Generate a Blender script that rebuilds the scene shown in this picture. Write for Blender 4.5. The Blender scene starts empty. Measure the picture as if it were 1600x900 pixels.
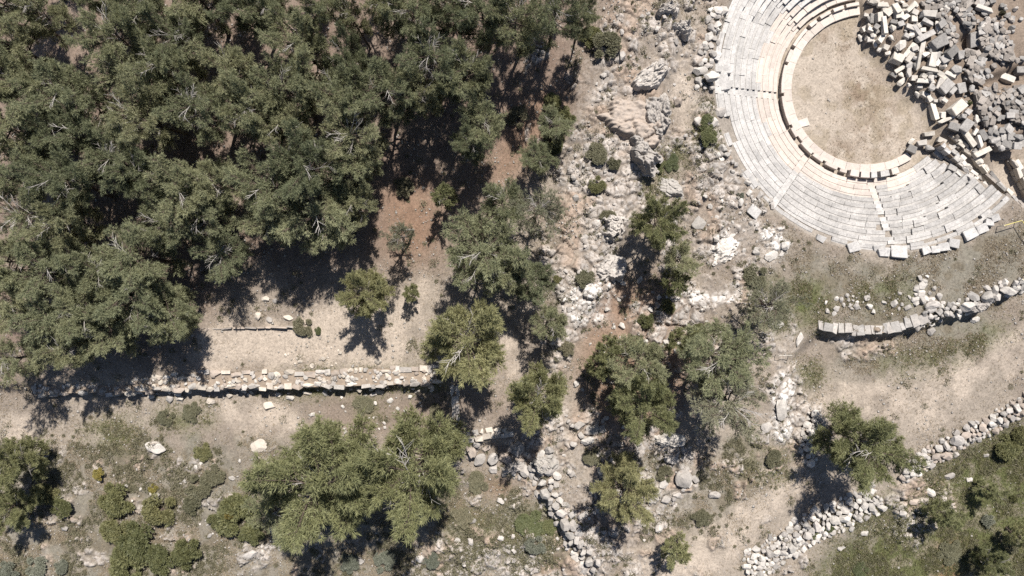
import bpy, bmesh, math, random
import numpy as np
from mathutils import Vector, Matrix

# ------------------------------------------------------------------ camera, sky, sun, exposure
SC = bpy.context.scene
COL = SC.collection
H, S = 68.0, 0.06                       # drone height over z = 0 and metres per photo pixel at z = 0
cam_d = bpy.data.cameras.new('camera')
cam_d.sensor_width = 36.0
cam_d.lens = 18.0 / (800 * S / H)
cam_d.clip_start, cam_d.clip_end = 0.5, 8000
cam = bpy.data.objects.new('camera', cam_d)
cam.location = (0, 0, H)
COL.objects.link(cam)
SC.camera = cam

SUN_EL = math.radians(57)
SUN_AZ = Vector((0.27, 0.96)).normalized()
SUN = Vector((SUN_AZ.x * math.cos(SUN_EL), SUN_AZ.y * math.cos(SUN_EL), math.sin(SUN_EL)))
world = bpy.data.worlds.new('World')
SC.world = world
world.use_nodes = True
wn = world.node_tree
sky = wn.nodes.new('ShaderNodeTexSky')
sky.sky_type = 'NISHITA'
sky.sun_disc = False
sky.sun_elevation = SUN_EL
sky.air_density = 0.85
sky.dust_density = 0.7
sky.sun_rotation = math.atan2(SUN_AZ.x, SUN_AZ.y)
bg = wn.nodes['Background']
bg.inputs['Strength'].default_value = 0.06
wn.links.new(sky.outputs[0], bg.inputs['Color'])
sun_d = bpy.data.lights.new('sun', 'SUN')
sun_d.energy = 4.9
sun_d.angle = math.radians(0.53)
sun_d.color = (1.0, 0.955, 0.89)
sun_o = bpy.data.objects.new('sun', sun_d)
sun_o.rotation_euler = SUN.to_track_quat('Z', 'Y').to_euler()
sun_o.location = SUN * 90
COL.objects.link(sun_o)
SC.view_settings.view_transform = 'Standard'
SC.view_settings.look = 'None'
SC.view_settings.gamma = 1
SC.view_settings.exposure = 0.98
SC.view_settings.use_curve_mapping = False
SC.cycles.use_denoising = False
SC.cycles.max_bounces = 6
SC.cycles.diffuse_bounces = 3
SC.cycles.transmission_bounces = 3
SC.cycles.transparent_max_bounces = 4

RNG = np.random.default_rng(7)
rnd = random.Random(11)


def W(u, v, z=0.0):
    """photo pixel at a known height -> place"""
    k = S * (H - z) / H
    return ((u - 800) * k, (450 - v) * k, z)


def UV(x, y, z):
    k = S * (H - z) / H
    return 800 + x / k, 450 - y / k


# ------------------------------------------------------------------ numeric helpers
def _hash(ix, iy, seed):
    h = (ix.astype(np.int64) * 374761393 + iy.astype(np.int64) * 668265263 + seed * 974634777) & 0x7fffffff
    h = ((h ^ (h >> 13)) * 1274126177) & 0x7fffffff
    return (h ^ (h >> 16)) & 0x7fffffff


def hash01(ix, iy, seed):
    return _hash(ix, iy, seed) / float(0x7fffffff)


def vnoise(x, y, seed=0):
    ix, iy = np.floor(x), np.floor(y)
    fx, fy = x - ix, y - iy
    fx = fx * fx * fx * (fx * (fx * 6 - 15) + 10)
    fy = fy * fy * fy * (fy * (fy * 6 - 15) + 10)
    a, b = hash01(ix, iy, seed), hash01(ix + 1, iy, seed)
    c, d = hash01(ix, iy + 1, seed), hash01(ix + 1, iy + 1, seed)
    return (a + (b - a) * fx) * (1 - fy) + (c + (d - c) * fx) * fy


def fbm(x, y, seed=0, octaves=4, gain=0.5):
    s, amp, tot = 0, 1.0, 0
    for i in range(octaves):
        s = s + amp * vnoise(x * 2 ** i + 17.3 * i, y * 2 ** i - 9.1 * i, seed + i)
        tot += amp
        amp *= gain
    return s / tot


def worley(x, y, seed=0):
    """F1, F2 and a per-cell random number"""
    ix, iy = np.floor(x), np.floor(y)
    f1 = np.full(x.shape, 9.0)
    f2 = np.full(x.shape, 9.0)
    cid = np.zeros(x.shape)
    for dx in (-1, 0, 1):
        for dy in (-1, 0, 1):
            cx, cy = ix + dx, iy + dy
            px = cx + hash01(cx, cy, seed)
            py = cy + hash01(cx, cy, seed + 5)
            d = np.sqrt((px - x) ** 2 + (py - y) ** 2)
            r = hash01(cx, cy, seed + 9)
            near = d < f1
            f2 = np.where(near, f1, np.minimum(f2, d))
            cid = np.where(near, r, cid)
            f1 = np.where(near, d, f1)
    return f1, f2, cid


def sstep(a, b, x):
    t = np.clip((x - a) / (b - a), 0, 1)
    return t * t * (3 - 2 * t)


# rasters over the photo and a margin round it, one cell per two photo pixels
RU0, RV0, RW, RH = -240, -200, 1040, 650
_u, _v = np.meshgrid(RU0 + 2 * np.arange(RW), RV0 + 2 * np.arange(RH))


def inpoly(px, py, poly):
    c = np.zeros(px.shape, bool)
    n = len(poly)
    for i in range(n):
        x0, y0 = poly[i]
        x1, y1 = poly[(i + 1) % n]
        if y0 == y1:
            continue
        hit = ((y0 > py) != (y1 > py)) & (px < (x1 - x0) * (py - y0) / (y1 - y0) + x0)
        c ^= hit
    return c


def blur(a, r):
    if r < 1:
        return a
    for ax in (0, 1):
        for _ in range(2):
            p = np.pad(a, [(r + 1, r) if i == ax else (0, 0) for i in (0, 1)], mode='edge')
            c = np.cumsum(p, axis=ax)
            n = a.shape[ax]
            a = (np.take(c, np.arange(2 * r + 1, 2 * r + 1 + n), ax) - np.take(c, np.arange(0, n), ax)) / (2 * r + 1)
    return a


def mask(polys, r=3):
    m = np.zeros(_u.shape)
    for p in polys:
        m[inpoly(_u, _v, p)] = 1
    return blur(m, r)


def seg_mask(lines, width, r=3):
    """soft band along poly-lines"""
    m = np.zeros(_u.shape)
    for ln in lines:
        for (x0, y0), (x1, y1) in zip(ln[:-1], ln[1:]):
            dx, dy = x1 - x0, y1 - y0
            t = np.clip(((_u - x0) * dx + (_v - y0) * dy) / (dx * dx + dy * dy), 0, 1)
            d = np.hypot(_u - x0 - t * dx, _v - y0 - t * dy)
            m[d < width] = 1
    return blur(m, r)


def samp(ras, u, v):
    fx = np.clip((u - RU0) / 2, 0, RW - 1.001)
    fy = np.clip((v - RV0) / 2, 0, RH - 1.001)
    ix, iy = fx.astype(int), fy.astype(int)
    fx, fy = fx - ix, fy - iy
    return (ras[iy, ix] * (1 - fx) + ras[iy, ix + 1] * fx) * (1 - fy) + (ras[iy + 1, ix] * (1 - fx) + ras[iy + 1, ix + 1] * fx) * fy


# ------------------------------------------------------------------ the lie of the land (photo pixels)
LOW = [(-400, 605), (300, 606), (690, 604), (704, 606), (705, 690), (795, 692), (832, 716), (852, 776), (878, 822), (930, 884), (960, 1400), (-400, 1400)]
ROAD = [(1276, 521), (1330, 526), (1385, 525), (1430, 513), (1462, 503), (1510, 490), (1560, 466), (1620, 432), (2000, 330), (2000, 1400), (1000, 1400), (1120, 880), (1225, 720), (1236, 560)]
SOUTH = [(2000, 480), (1640, 640), (1545, 690), (1440, 757), (1388, 808), (1290, 880), (1240, 950), (1200, 1400), (2000, 1400)]
CRAG = [(905, 120), (955, 50), (960, -300), (1062, -300), (1064, 60), (1040, 150), (1042, 235), (1005, 262), (978, 330), (975, 365), (950, 410), (958, 450), (905, 500), (872, 560), (862, 480), (872, 330), (884, 230)]
FOREST = [(-400, -400), (930, -400), (935, 60), (900, 150), (850, 190), (790, 300), (720, 380), (670, 410), (600, 420), (420, 430), (330, 480), (300, 570), (-400, 585)]
z_ras = 0.9 * mask([FOREST], 30)
z_ras = z_ras - 1.05 * mask([LOW], 2)
z_ras = z_ras - 1.4 * mask([ROAD], 2) * sstep(1200, 1300, _u + 0.15 * (_v - 520))
z_ras = z_ras - 1.3 * mask([SOUTH], 8) - 1.2 * mask([SOUTH], 40)
z_ras = z_ras + 0.9 * mask([CRAG], 5)
z_ras = z_ras - 0.5 * mask([[(600, 855), (700, 880), (800, 850), (900, 890), (960, 1400), (300, 1400), (380, 880), (420, 855)]], 3) * sstep(400, 620, _u)
ROCKP = [[(900, 100), (950, 40), (965, -60), (1062, -60), (1062, 60), (1045, 150), (1045, 240), (1010, 270), (985, 340), (975, 370), (955, 420), (960, 460), (925, 500), (900, 540), (870, 600), (848, 590), (868, 480), (866, 400), (862, 300), (880, 200)],
         [(1080, -50), (1125, -50), (1112, 60), (1108, 140), (1128, 230), (1190, 300), (1215, 360), (1236, 400), (1180, 440), (1110, 415), (1060, 330), (1085, 250), (1072, 120)],
         [(840, 640), (900, 630), (950, 660), (1080, 690), (1110, 760), (1060, 830), (1000, 830), (960, 900), (880, 880), (850, 800), (820, 700), (700, 710), (710, 690), (800, 692)],
         [(1195, 500), (1250, 490), (1240, 600), (1240, 690), (1205, 700), (1200, 600)],
         [(930, 500), (1000, 470), (1120, 430), (1160, 450), (1080, 520), (960, 540)],
         [(1010, 690), (1040, 620), (1060, 700), (1080, 790), (1030, 800)],
         [(640, 850), (760, 830), (900, 860), (940, 1000), (600, 1000)],
         [(380, 860), (430, 840), (440, 890), (390, 890)],
         [(1230, 640), (1280, 640), (1275, 730), (1245, 740)],
         [(1390, 770), (1450, 740), (1500, 780), (1440, 850), (1380, 840)],
         [(1290, 520), (1430, 528), (1400, 556), (1300, 550)]]
rock_ras = mask(ROCKP, 7)
white_ras = mask([[(1030, 275), (1065, 275), (1068, 305), (1035, 308)], [(1115, 375), (1150, 360), (1155, 400), (1120, 405)], [(1160, 340), (1235, 350), (1236, 420), (1180, 430)], [(885, 450), (955, 430), (950, 500), (880, 500)], [(1210, 560), (1236, 600), (1232, 690), (1205, 690)], [(1050, 455), (1160, 440), (1150, 470), (1060, 475)], [(1108, 60), (1125, 20), (1125, 100), (1112, 120)]], 5)
PALE = [[(300, 512), (460, 505), (500, 475), (600, 480), (640, 440), (672, 440), (675, 470), (640, 520), (640, 570), (500, 574), (310, 574)],
        [(375, 400), (470, 420), (440, 440), (380, 430)], [(755, 495), (795, 520), (820, 590), (795, 600), (775, 540)],
        [(960, 870), (1080, 830), (1200, 745), (1260, 700), (1270, 745), (1240, 800), (1170, 860), (1100, 920), (960, 930)],
        [(1250, 590), (1380, 600), (1500, 560), (1640, 490), (1640, 570), (1520, 620), (1440, 690), (1400, 660), (1280, 640)],
        [(320, 640), (470, 620), (480, 680), (350, 670)], [(0, 640), (60, 640), (60, 690), (0, 690)],
        [(1060, 60), (1085, 30), (1090, 200), (1070, 250), (1050, 200)]]
pale_ras = mask(PALE[:3] + PALE[5:], 9) + .62 * mask(PALE[3:5], 12)
litter_ras = mask([FOREST], 14)
for p in [[(590, 270), (700, 300), (700, 420), (600, 430)], [(820, 150), (900, 120), (890, 190), (800, 300), (760, 290)], [(930, 440), (1050, 440), (1080, 560), (1050, 700), (940, 690), (900, 560)], [(690, 610), (800, 600), (820, 660), (720, 660)], [(480, 620), (700, 615), (690, 700), (500, 680)]]:
    litter_ras = np.maximum(litter_ras, 0.65 * mask([p], 12))
dry_ras = mask([[(1210, 370), (1300, 400), (1400, 405), (1560, 350), (1700, 360), (1700, 420), (1560, 460), (1450, 495), (1280, 500), (1220, 440)],
                [(-200, 690), (430, 690), (720, 730), (860, 790), (900, 900), (900, 1200), (-200, 1200)],
                [(960, 700), (1230, 700), (1150, 830), (980, 830)], [(1290, 545), (1560, 480), (1560, 540), (1300, 600)]], 14)
green_ras = mask([[(1470, 740), (1560, 690), (1700, 620), (1700, 1100), (1280, 1100), (1290, 880), (1390, 820)]], 12) * 0.85
for p, a in [([(1365, 560), (1470, 550), (1560, 505), (1585, 512), (1480, 570), (1380, 580)], .5), ([(1090, 175), (1120, 170), (1130, 220), (1095, 230)], .9), ([(1030, 225), (1065, 230), (1060, 265), (1030, 260)], .8), ([(1000, 260), (1040, 250), (1040, 300), (1010, 300)], .6),
             ([(1250, 570), (1290, 575), (1280, 600), (1240, 595)], .5), ([(430, 590), (690, 580), (690, 606), (430, 612)], .55), ([(560, 620), (610, 625), (600, 650), (560, 645)], .5), ([(250, 640), (330, 635), (330, 665), (250, 670)], .5), ([(700, 800), (870, 800), (880, 880), (700, 870)], .35), ([(1180, 440), (1290, 440), (1300, 500), (1180, 520)], .55),
             ([(140, 660), (220, 660), (220, 700), (140, 700)], .4), ([(1340, 440), (1430, 440), (1430, 470), (1340, 480)], .45), ([(1150, 690), (1230, 690), (1230, 750), (1160, 740)], .35), ([(1380, 760), (1420, 800), (1340, 840), (1300, 830)], .35)]:
    green_ras = np.maximum(green_ras, a * mask([p], 7))
rust_ras = mask([[(1470, 850), (1505, 840), (1500, 1000), (1460, 1000)], [(760, 755), (800, 755), (800, 772), (760, 772)], [(840, 880), (880, 880), (870, 900), (840, 900)]], 6)
rust_ras = np.maximum(rust_ras, .55 * mask([[(820, 150), (900, 125), (885, 190), (800, 300), (750, 290)], [(930, 440), (1050, 440), (1080, 560), (1040, 690), (940, 690), (900, 560)], [(590, 280), (690, 290), (690, 400), (610, 420)]], 10))
HEAP = [(1348, 24), (1362, -40), (1760, -40), (1660, 250), (1600, 236), (1520, 262), (1478, 214), (1452, 214), (1466, 180), (1430, 140), (1410, 128), (1398, 92), (1350, 62)]
heap_ras = mask([HEAP], 7)
room_ras = mask([[(1490, 62), (1520, 60), (1525, 80), (1500, 84)], [(1520, 130), (1600, 105), (1610, 125), (1540, 148)], [(1540, 235), (1600, 210), (1640, 260), (1600, 330)], [(1575, -60), (1700, -60), (1700, 90), (1612, 80)]], 2)

ZO = -4.4                                  # orchestra floor
CX, CY, _ = W(1352, 141, ZO)
R_ORCH, R_KERB, R_BENCH, R_ROW0, ROWD, ROWH, NROW = 7.44, 8.25, 8.58, 8.95, 0.665, 0.39, 11
R_RIM = R_ROW0 + NROW * ROWD
A_END0, A_END1 = 94.0, 317.0               # seating runs from the top, round the left, to the lower right


def polar(x, y):
    dx, dy = x - CX, y - CY
    return np.hypot(dx, dy), np.degrees(np.arctan2(dy, dx)) % 360


def base_height(x, y):
    z = np.zeros(np.shape(x))
    for i in range(9):
        u, v = UV(x, y, z)
        z = z + (0.45 if i else 1.0) * (samp(z_ras, u, v) - z)
    z = z + 0.5 * (fbm(x / 11, y / 11, 3, 3) - 0.5)
    far = np.hypot(x / 60, y / 36)
    z = z + sstep(1.2, 12, far) * 14 * (fbm(x / 160, y / 160, 31, 3) - 0.45)
    return z


def ground_height(x, y):
    zb = base_height(x, y)
    r, a = polar(x, y)
    seat = sstep(A_END0 - 1.0, A_END0 + 1.0, a) * (1 - sstep(A_END1 - 1.0, A_END1 + 1.0, a))
    ramp = ZO + 0.25 + (r - R_ROW0) / ROWD * ROWH - 0.35
    zs = np.where(r < R_ROW0, ZO, np.minimum(ramp, ZO + NROW * ROWH))
    t = sstep(R_RIM - 0.3, R_RIM + 0.5, r)
    zs = zs * (1 - t) + zb * t
    u, v = UV(x, y, -4.0)
    zf = ZO + 1.2 * samp(heap_ras, u, v) * (0.75 + 0.5 * fbm(x / 2.5, y / 2.5, 77, 2)) - 0.9 * samp(room_ras, u, v) * samp(heap_ras, u, v)
    t2 = sstep(22, 30, r)
    zf = zf * (1 - t2) + zb * t2
    z = zs * seat + zf * (1 - seat)
    return z


# ------------------------------------------------------------------ materials
def nodes(name):
    m = bpy.data.materials.new(name)
    m.use_nodes = True
    nt = m.node_tree
    return m, nt, nt.nodes['Principled BSDF']


def N(nt, kind, **kw):
    n = nt.nodes.new(kind)
    for k, v in kw.items():
        if k in n.inputs:
            n.inputs[k].default_value = v
        else:
            setattr(n, k, v)
    return n


def mixc(nt, fac, a, b, blend='MIX'):
    n = nt.nodes.new('ShaderNodeMix')
    n.data_type = 'RGBA'
    n.blend_type = blend
    for sock, val in ((n.inputs[0], fac), (n.inputs[6], a), (n.inputs[7], b)):
        if isinstance(val, bpy.types.NodeSocket):
            nt.links.new(val, sock)
        elif isinstance(val, (int, float)):
            sock.default_value = val
        else:
            sock.default_value = (*val, 1)
    return n.outputs[2]


def ramp(nt, src, stops):
    r = nt.nodes.new('ShaderNodeValToRGB')
    el = r.color_ramp.elements
    el[0].position, el[0].color = stops[0][0], (*[stops[0][1]] * 3, 1)
    el[1].position, el[1].color = stops[-1][0], (*[stops[-1][1]] * 3, 1)
    for p, c in stops[1:-1]:
        e = el.new(p)
        e.color = (c, c, c, 1)
    nt.links.new(src, r.inputs[0])
    return r.outputs[0]


def stone_mat(name, c1, c2, dark=(0.16, 0.155, 0.15), lichen=0.45, var=0.25, scale=1.0, bump=0.5):
    c1, c2, dark = ([x * ALB for x in c] for c in (c1, c2, dark))
    m, nt, p = nodes(name)
    oi = N(nt, 'ShaderNodeObjectInfo')
    geo = N(nt, 'ShaderNodeNewGeometry')
    n1 = N(nt, 'ShaderNodeTexNoise', Scale=2.2 * scale, Detail=5.0, Roughness=0.65)
    n2 = N(nt, 'ShaderNodeTexNoise', Scale=7.0 * scale, Detail=6.0, Roughness=0.7)
    n3 = N(nt, 'ShaderNodeTexNoise', Scale=26.0 * scale, Detail=4.0)
    for n in (n1, n2, n3):
        nt.links.new(geo.outputs['Position'], n.inputs['Vector'])
    c = mixc(nt, ramp(nt, n1.outputs[0], [(0.35, 0), (0.68, 1)]), c1, c2)
    n0 = N(nt, 'ShaderNodeTexNoise', Scale=0.9 * scale, Detail=6.0, Roughness=0.75)
    nt.links.new(geo.outputs['Position'], n0.inputs['Vector'])
    c = mixc(nt, ramp(nt, n0.outputs[0], [(0.47, 0), (0.63, lichen * .55)]), c, dark)
    c = mixc(nt, ramp(nt, n2.outputs[0], [(0.5, 0), (0.68, lichen)]), c, dark)
    c = mixc(nt, ramp(nt, n3.outputs[0], [(0.35, 0.0), (0.7, 0.22)]), c, (0.5, 0.48, 0.455))
    mr = N(nt, 'ShaderNodeMapRange')
    mr.inputs[3].default_value, mr.inputs[4].default_value = 1 - var, 1 + var * 0.6
    nt.links.new(oi.outputs['Random'], mr.inputs[0])
    c = mixc(nt, 1.0, c, mr.outputs[0], 'MULTIPLY')
    nt.links.new(c, p.inputs['Base Color'])
    p.inputs['Roughness'].default_value = 0.92
    p.inputs['Specular IOR Level'].default_value = 0.2
    b = N(nt, 'ShaderNodeBump', Strength=bump, Distance=0.06)
    nt.links.new(n2.outputs[0], b.inputs['Height'])
    nt.links.new(b.outputs[0], p.inputs['Normal'])
    return m


M = {}
ALB = 0.62                               # sunlit readings to surface albedo
M['limestone'] = stone_mat('limestone', (0.56, 0.51, 0.46), (0.42, 0.38, 0.35))
M['grey_seat'] = stone_mat('weathered grey seat stone', (0.66, 0.63, 0.60), (0.52, 0.50, 0.48), (0.24, 0.23, 0.225), 0.7, 0.14)
M['dull_seat'] = stone_mat('dull grey seat stone', (0.60, 0.57, 0.54), (0.45, 0.43, 0.41), (0.2, 0.19, 0.185), 0.75, 0.18)
M['warm_seat'] = stone_mat('cleaned cream seat stone', (0.71, 0.62, 0.545), (0.60, 0.52, 0.46), (0.36, 0.31, 0.28), 0.45, 0.12, bump=0.25)
M['pale_block'] = stone_mat('pale cut block', (0.74, 0.68, 0.61), (0.58, 0.53, 0.47), (0.28, 0.26, 0.24), 0.35, 0.2)
M['cream_block'] = stone_mat('cream cut block', (0.76, 0.70, 0.61), (0.60, 0.54, 0.46), (0.3, 0.27, 0.24), 0.4, 0.25)
M['grey_block'] = stone_mat('grey weathered block', (0.46, 0.43, 0.40), (0.32, 0.30, 0.28), (0.14, 0.13, 0.125), 0.7, 0.4)
M['masonry'] = stone_mat('dark rubble masonry', (0.40, 0.345, 0.30), (0.27, 0.235, 0.205), (0.11, 0.10, 0.09), 0.75, 0.4)
M['wall_stone'] = stone_mat('cream wall stone', (0.70, 0.62, 0.52), (0.55, 0.47, 0.39), (0.25, 0.22, 0.2), 0.3, 0.3)
M['white_rock'] = stone_mat('bleached field stone', (0.70, 0.65, 0.59), (0.52, 0.475, 0.43), (0.24, 0.225, 0.21), 0.6, 0.32)
M['brown_rock'] = stone_mat('brownish flat rock', (0.46, 0.37, 0.30), (0.40, 0.33, 0.28), (0.2, 0.18, 0.16), 0.45, 0.2)


def ground_mat():
    m, nt, p = nodes('ground of soil, litter, grass and rock')
    at = N(nt, 'ShaderNodeAttribute', attribute_name='ground_colour')
    geo = N(nt, 'ShaderNodeNewGeometry')
    ns = []
    for s, d in ((1.3, 4.0), (5.0, 5.0), (17.0, 4.0), (45.0, 2.0)):
        n = N(nt, 'ShaderNodeTexNoise', Scale=s, Detail=d, Roughness=0.65)
        nt.links.new(geo.outputs['Position'], n.inputs['Vector'])
        ns.append(n.outputs[0])
    c = at.outputs['Color']
    c = mixc(nt, 1.0, c, ramp(nt, ns[0], [(0.3, 0.84), (0.7, 1.12)]), 'MULTIPLY')
    c = mixc(nt, 1.0, c, ramp(nt, ns[1], [(0.3, 0.70), (0.5, 1.0), (0.72, 1.25)]), 'MULTIPLY')
    c = mixc(nt, 1.0, c, ramp(nt, ns[2], [(0.32, 0.72), (0.68, 1.25)]), 'MULTIPLY')
    nt.links.new(c, p.inputs['Base Color'])
    p.inputs['Roughness'].default_value = 0.95
    p.inputs['Specular IOR Level'].default_value = 0.1
    b = N(nt, 'ShaderNodeBump', Strength=0.7, Distance=0.05)
    nt.links.new(ns[2], b.inputs['Height'])
    nt.links.new(b.outputs[0], p.inputs['Normal'])
    return m


def leaf_mat(name, c1, c2, c3, trans=0.25, scale=1.1):
    m, nt, p = nodes(name)
    geo = N(nt, 'ShaderNodeNewGeometry')
    oi = N(nt, 'ShaderNodeObjectInfo')
    n1 = N(nt, 'ShaderNodeTexNoise', Scale=scale, Detail=3.0, Roughness=0.6)
    n2 = N(nt, 'ShaderNodeTexNoise', Scale=scale * 7, Detail=2.0)
    for n in (n1, n2):
        nt.links.new(geo.outputs['Position'], n.inputs['Vector'])
    c = mixc(nt, ramp(nt, n1.outputs[0], [(0.36, 0), (0.66, 1)]), c1, c2)
    c = mixc(nt, ramp(nt, n2.outputs[0], [(0.48, 0), (0.75, 0.8)]), c, c3)
    hs = N(nt, 'ShaderNodeHueSaturation')
    mr = N(nt, 'ShaderNodeMapRange')
    mr.inputs[3].default_value, mr.inputs[4].default_value = 0.472, 0.504
    nt.links.new(oi.outputs['Random'], mr.inputs[0])
    nt.links.new(mr.outputs[0], hs.inputs['Hue'])
    mr2 = N(nt, 'ShaderNodeMapRange')
    mr2.inputs[3].default_value, mr2.inputs[4].default_value = 1.22, 0.76
    nt.links.new(oi.outputs['Random'], mr2.inputs[0])
    nt.links.new(mr2.outputs[0], hs.inputs['Value'])
    nt.links.new(c, hs.inputs['Color'])
    nt.links.new(hs.outputs[0], p.inputs['Base Color'])
    p.inputs['Roughness'].default_value = 0.6
    p.inputs['Specular IOR Level'].default_value = 0.3
    tr = N(nt, 'ShaderNodeBsdfTranslucent')
    nt.links.new(hs.outputs[0], tr.inputs['Color'])
    mx = N(nt, 'ShaderNodeMixShader', Fac=trans)
    nt.links.new(p.outputs[0], mx.inputs[1])
    nt.links.new(tr.outputs[0], mx.inputs[2])
    nt.links.new(mx.outputs[0], nt.nodes['Material Output'].inputs['Surface'])
    return m


def plain_mat(name, c, rough=0.9, c2=None, scale=9):
    m, nt, p = nodes(name)
    geo = N(nt, 'ShaderNodeNewGeometry')
    n1 = N(nt, 'ShaderNodeTexNoise', Scale=float(scale), Detail=4.0)
    nt.links.new(geo.outputs['Position'], n1.inputs['Vector'])
    nt.links.new(mixc(nt, ramp(nt, n1.outputs[0], [(0.35, 0), (0.65, 1)]), c, c2 or tuple(x * 0.6 for x in c)), p.inputs['Base Color'])
    p.inputs['Roughness'].default_value = rough
    p.inputs['Specular IOR Level'].default_value = 0.2
    return m


M['ground'] = ground_mat()
M['needles'] = leaf_mat('pine needles', (0.235, 0.25, 0.145), (0.185, 0.205, 0.122), (0.33, 0.33, 0.18), 0.42)
M['bright_needles'] = leaf_mat('yellowish pine needles', (0.25, 0.26, 0.128), (0.20, 0.215, 0.11), (0.35, 0.34, 0.165), 0.42)
M['grey_needles'] = leaf_mat('thin greyish pine needles', (0.25, 0.25, 0.165), (0.215, 0.22, 0.15), (0.32, 0.315, 0.195), 0.42)
M['shrub'] = leaf_mat('evergreen shrub leaves', (0.135, 0.14, 0.06), (0.105, 0.115, 0.054), (0.2, 0.195, 0.085), 0.35, 2.0)
M['olive_shrub'] = leaf_mat('olive scrub leaves', (0.145, 0.14, 0.085), (0.115, 0.115, 0.07), (0.2, 0.185, 0.11), 0.3, 2.0)
M['silver_shrub'] = leaf_mat('silvery scrub leaves', (0.14, 0.15, 0.115), (0.12, 0.13, 0.095), (0.2, 0.2, 0.16), 0.25, 2.0)
M['fresh_green'] = leaf_mat('fresh green leaves', (0.11, 0.128, 0.058), (0.09, 0.108, 0.05), (0.16, 0.165, 0.08), 0.35, 2.0)
M['yellow_shrub'] = leaf_mat('yellow flowering scrub', (0.22, 0.2, 0.05), (0.13, 0.13, 0.045), (0.33, 0.28, 0.06), 0.2, 2.0)
M['bark'] = plain_mat('pine bark', (0.09, 0.068, 0.055))
M['dead_wood'] = plain_mat('bleached dead wood', (0.36, 0.335, 0.31), 0.85, (0.25, 0.23, 0.21))
M['earth'] = plain_mat('packed wall earth', (0.25, 0.20, 0.155), 0.95, (0.18, 0.145, 0.115), 3)
M['yellow_tape'] = plain_mat('yellow barrier tape', (0.5, 0.43, 0.16), 0.6)
M['metal'] = plain_mat('weathered pale metal', (0.5, 0.46, 0.4), 0.6)
M['straw'] = leaf_mat('dry straw grass', (0.27, 0.23, 0.15), (0.22, 0.19, 0.125), (0.32, 0.28, 0.19), 0.2, 1.0)
M['grass'] = leaf_mat('green spring grass', (0.145, 0.155, 0.066), (0.115, 0.127, 0.058), (0.21, 0.20, 0.105), 0.3, 1.0)


# ------------------------------------------------------------------ object helpers
LABELLED = []


def link(name, data, parent=None, mat=None, loc=(0, 0, 0), rot=(0, 0, 0), scale=(1, 1, 1)):
    o = bpy.data.objects.new(name, data)
    COL.objects.link(o)
    o.location, o.rotation_euler, o.scale = loc, rot, scale
    if parent:
        o.parent = parent
    if mat is not None:
        if not data.materials:
            data.materials.append(None)
        o.material_slots[0].link = 'OBJECT'
        o.material_slots[0].material = mat
    return o


def tag(o, label, cat, group=None, uv=None):
    o['label'], o['category'] = label, cat
    if group:
        o['group'] = group
    LABELLED.append((o, uv if uv else UV(*o.location)))
    return o


def empty(name, loc, rz=0.0):
    return link(name, None, None, None, loc, (0, 0, rz))


def mesh_np(name, verts, faces, smooth=False):
    """verts (n,3); faces (m,k) all of one size"""
    me = bpy.data.meshes.new(name)
    verts = np.asarray(verts, np.float32)
    faces = np.asarray(faces, np.int32)
    k = faces.shape[1]
    me.vertices.add(len(verts))
    me.vertices.foreach_set('co', verts.ravel())
    me.loops.add(faces.size)
    me.loops.foreach_set('vertex_index', faces.ravel())
    me.polygons.add(len(faces))
    me.polygons.foreach_set('loop_start', np.arange(0, faces.size, k, dtype=np.int32))
    me.polygons.foreach_set('loop_total', np.full(len(faces), k, np.int32))
    if smooth:
        me.polygons.foreach_set('use_smooth', np.ones(len(faces), bool))
    me.update(calc_edges=True)
    return me


def mesh_py(name, verts, faces):
    me = bpy.data.meshes.new(name)
    me.from_pydata([tuple(v) for v in verts], [], faces)
    me.update()
    return me


# ------------------------------------------------------------------ the ground, one sheet to the horizon
def axis(lo, hi, step, far):
    a = list(np.arange(lo, hi + step, step))
    d, up, dn = step, [], []
    p, q = a[-1], a[0]
    while p < far:
        d *= 1.22
        p += d
        up.append(p)
    d = step
    while q > -far:
        d *= 1.22
        q -= d
        dn.append(q)
    return np.array(dn[::-1] + a + up)


GXS, GYS = axis(-50.5, 53.0, 0.112, 2500), axis(-28.8, 30.5, 0.112, 2500)
GX, GY = np.meshgrid(GXS, GYS)
GZ = ground_height(GX, GY)
GU, GVv = UV(GX, GY, GZ)
_r, _a = polar(GX, GY)
in_theatre = ((_r < R_RIM + 0.2) & (_a > A_END0) & (_a < A_END1)) | ((_r < 23) & ~((_a > A_END0) & (_a < A_END1)))
n_edge = fbm(GX / 1.6, GY / 1.6, 41, 4)
n_big = fbm(GX / 5, GY / 5, 43, 3)


def edge(ras, soft=0.16, jag=0.75):
    m = samp(ras, GU, GVv)
    return sstep(0.5 - soft, 0.5 + soft, m + jag * (n_edge - 0.5) * np.sqrt(np.clip(4 * m * (1 - m), 0, 1)))


m_rock = edge(rock_ras, 0.25, 1.6) * ~in_theatre * (1 - .75 * sstep(.52, .66, fbm(GX / 3.2, GY / 3.2, 151, 4)))
m_pale, m_litter = edge(pale_ras, 0.3, 1.1), samp(litter_ras, GU, GVv)
m_dry, m_green = edge(dry_ras, 0.4, 1.1), samp(green_ras, GU, GVv)
m_white, m_rust = edge(white_ras, 0.25, 1.2), samp(rust_ras, GU, GVv)
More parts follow.
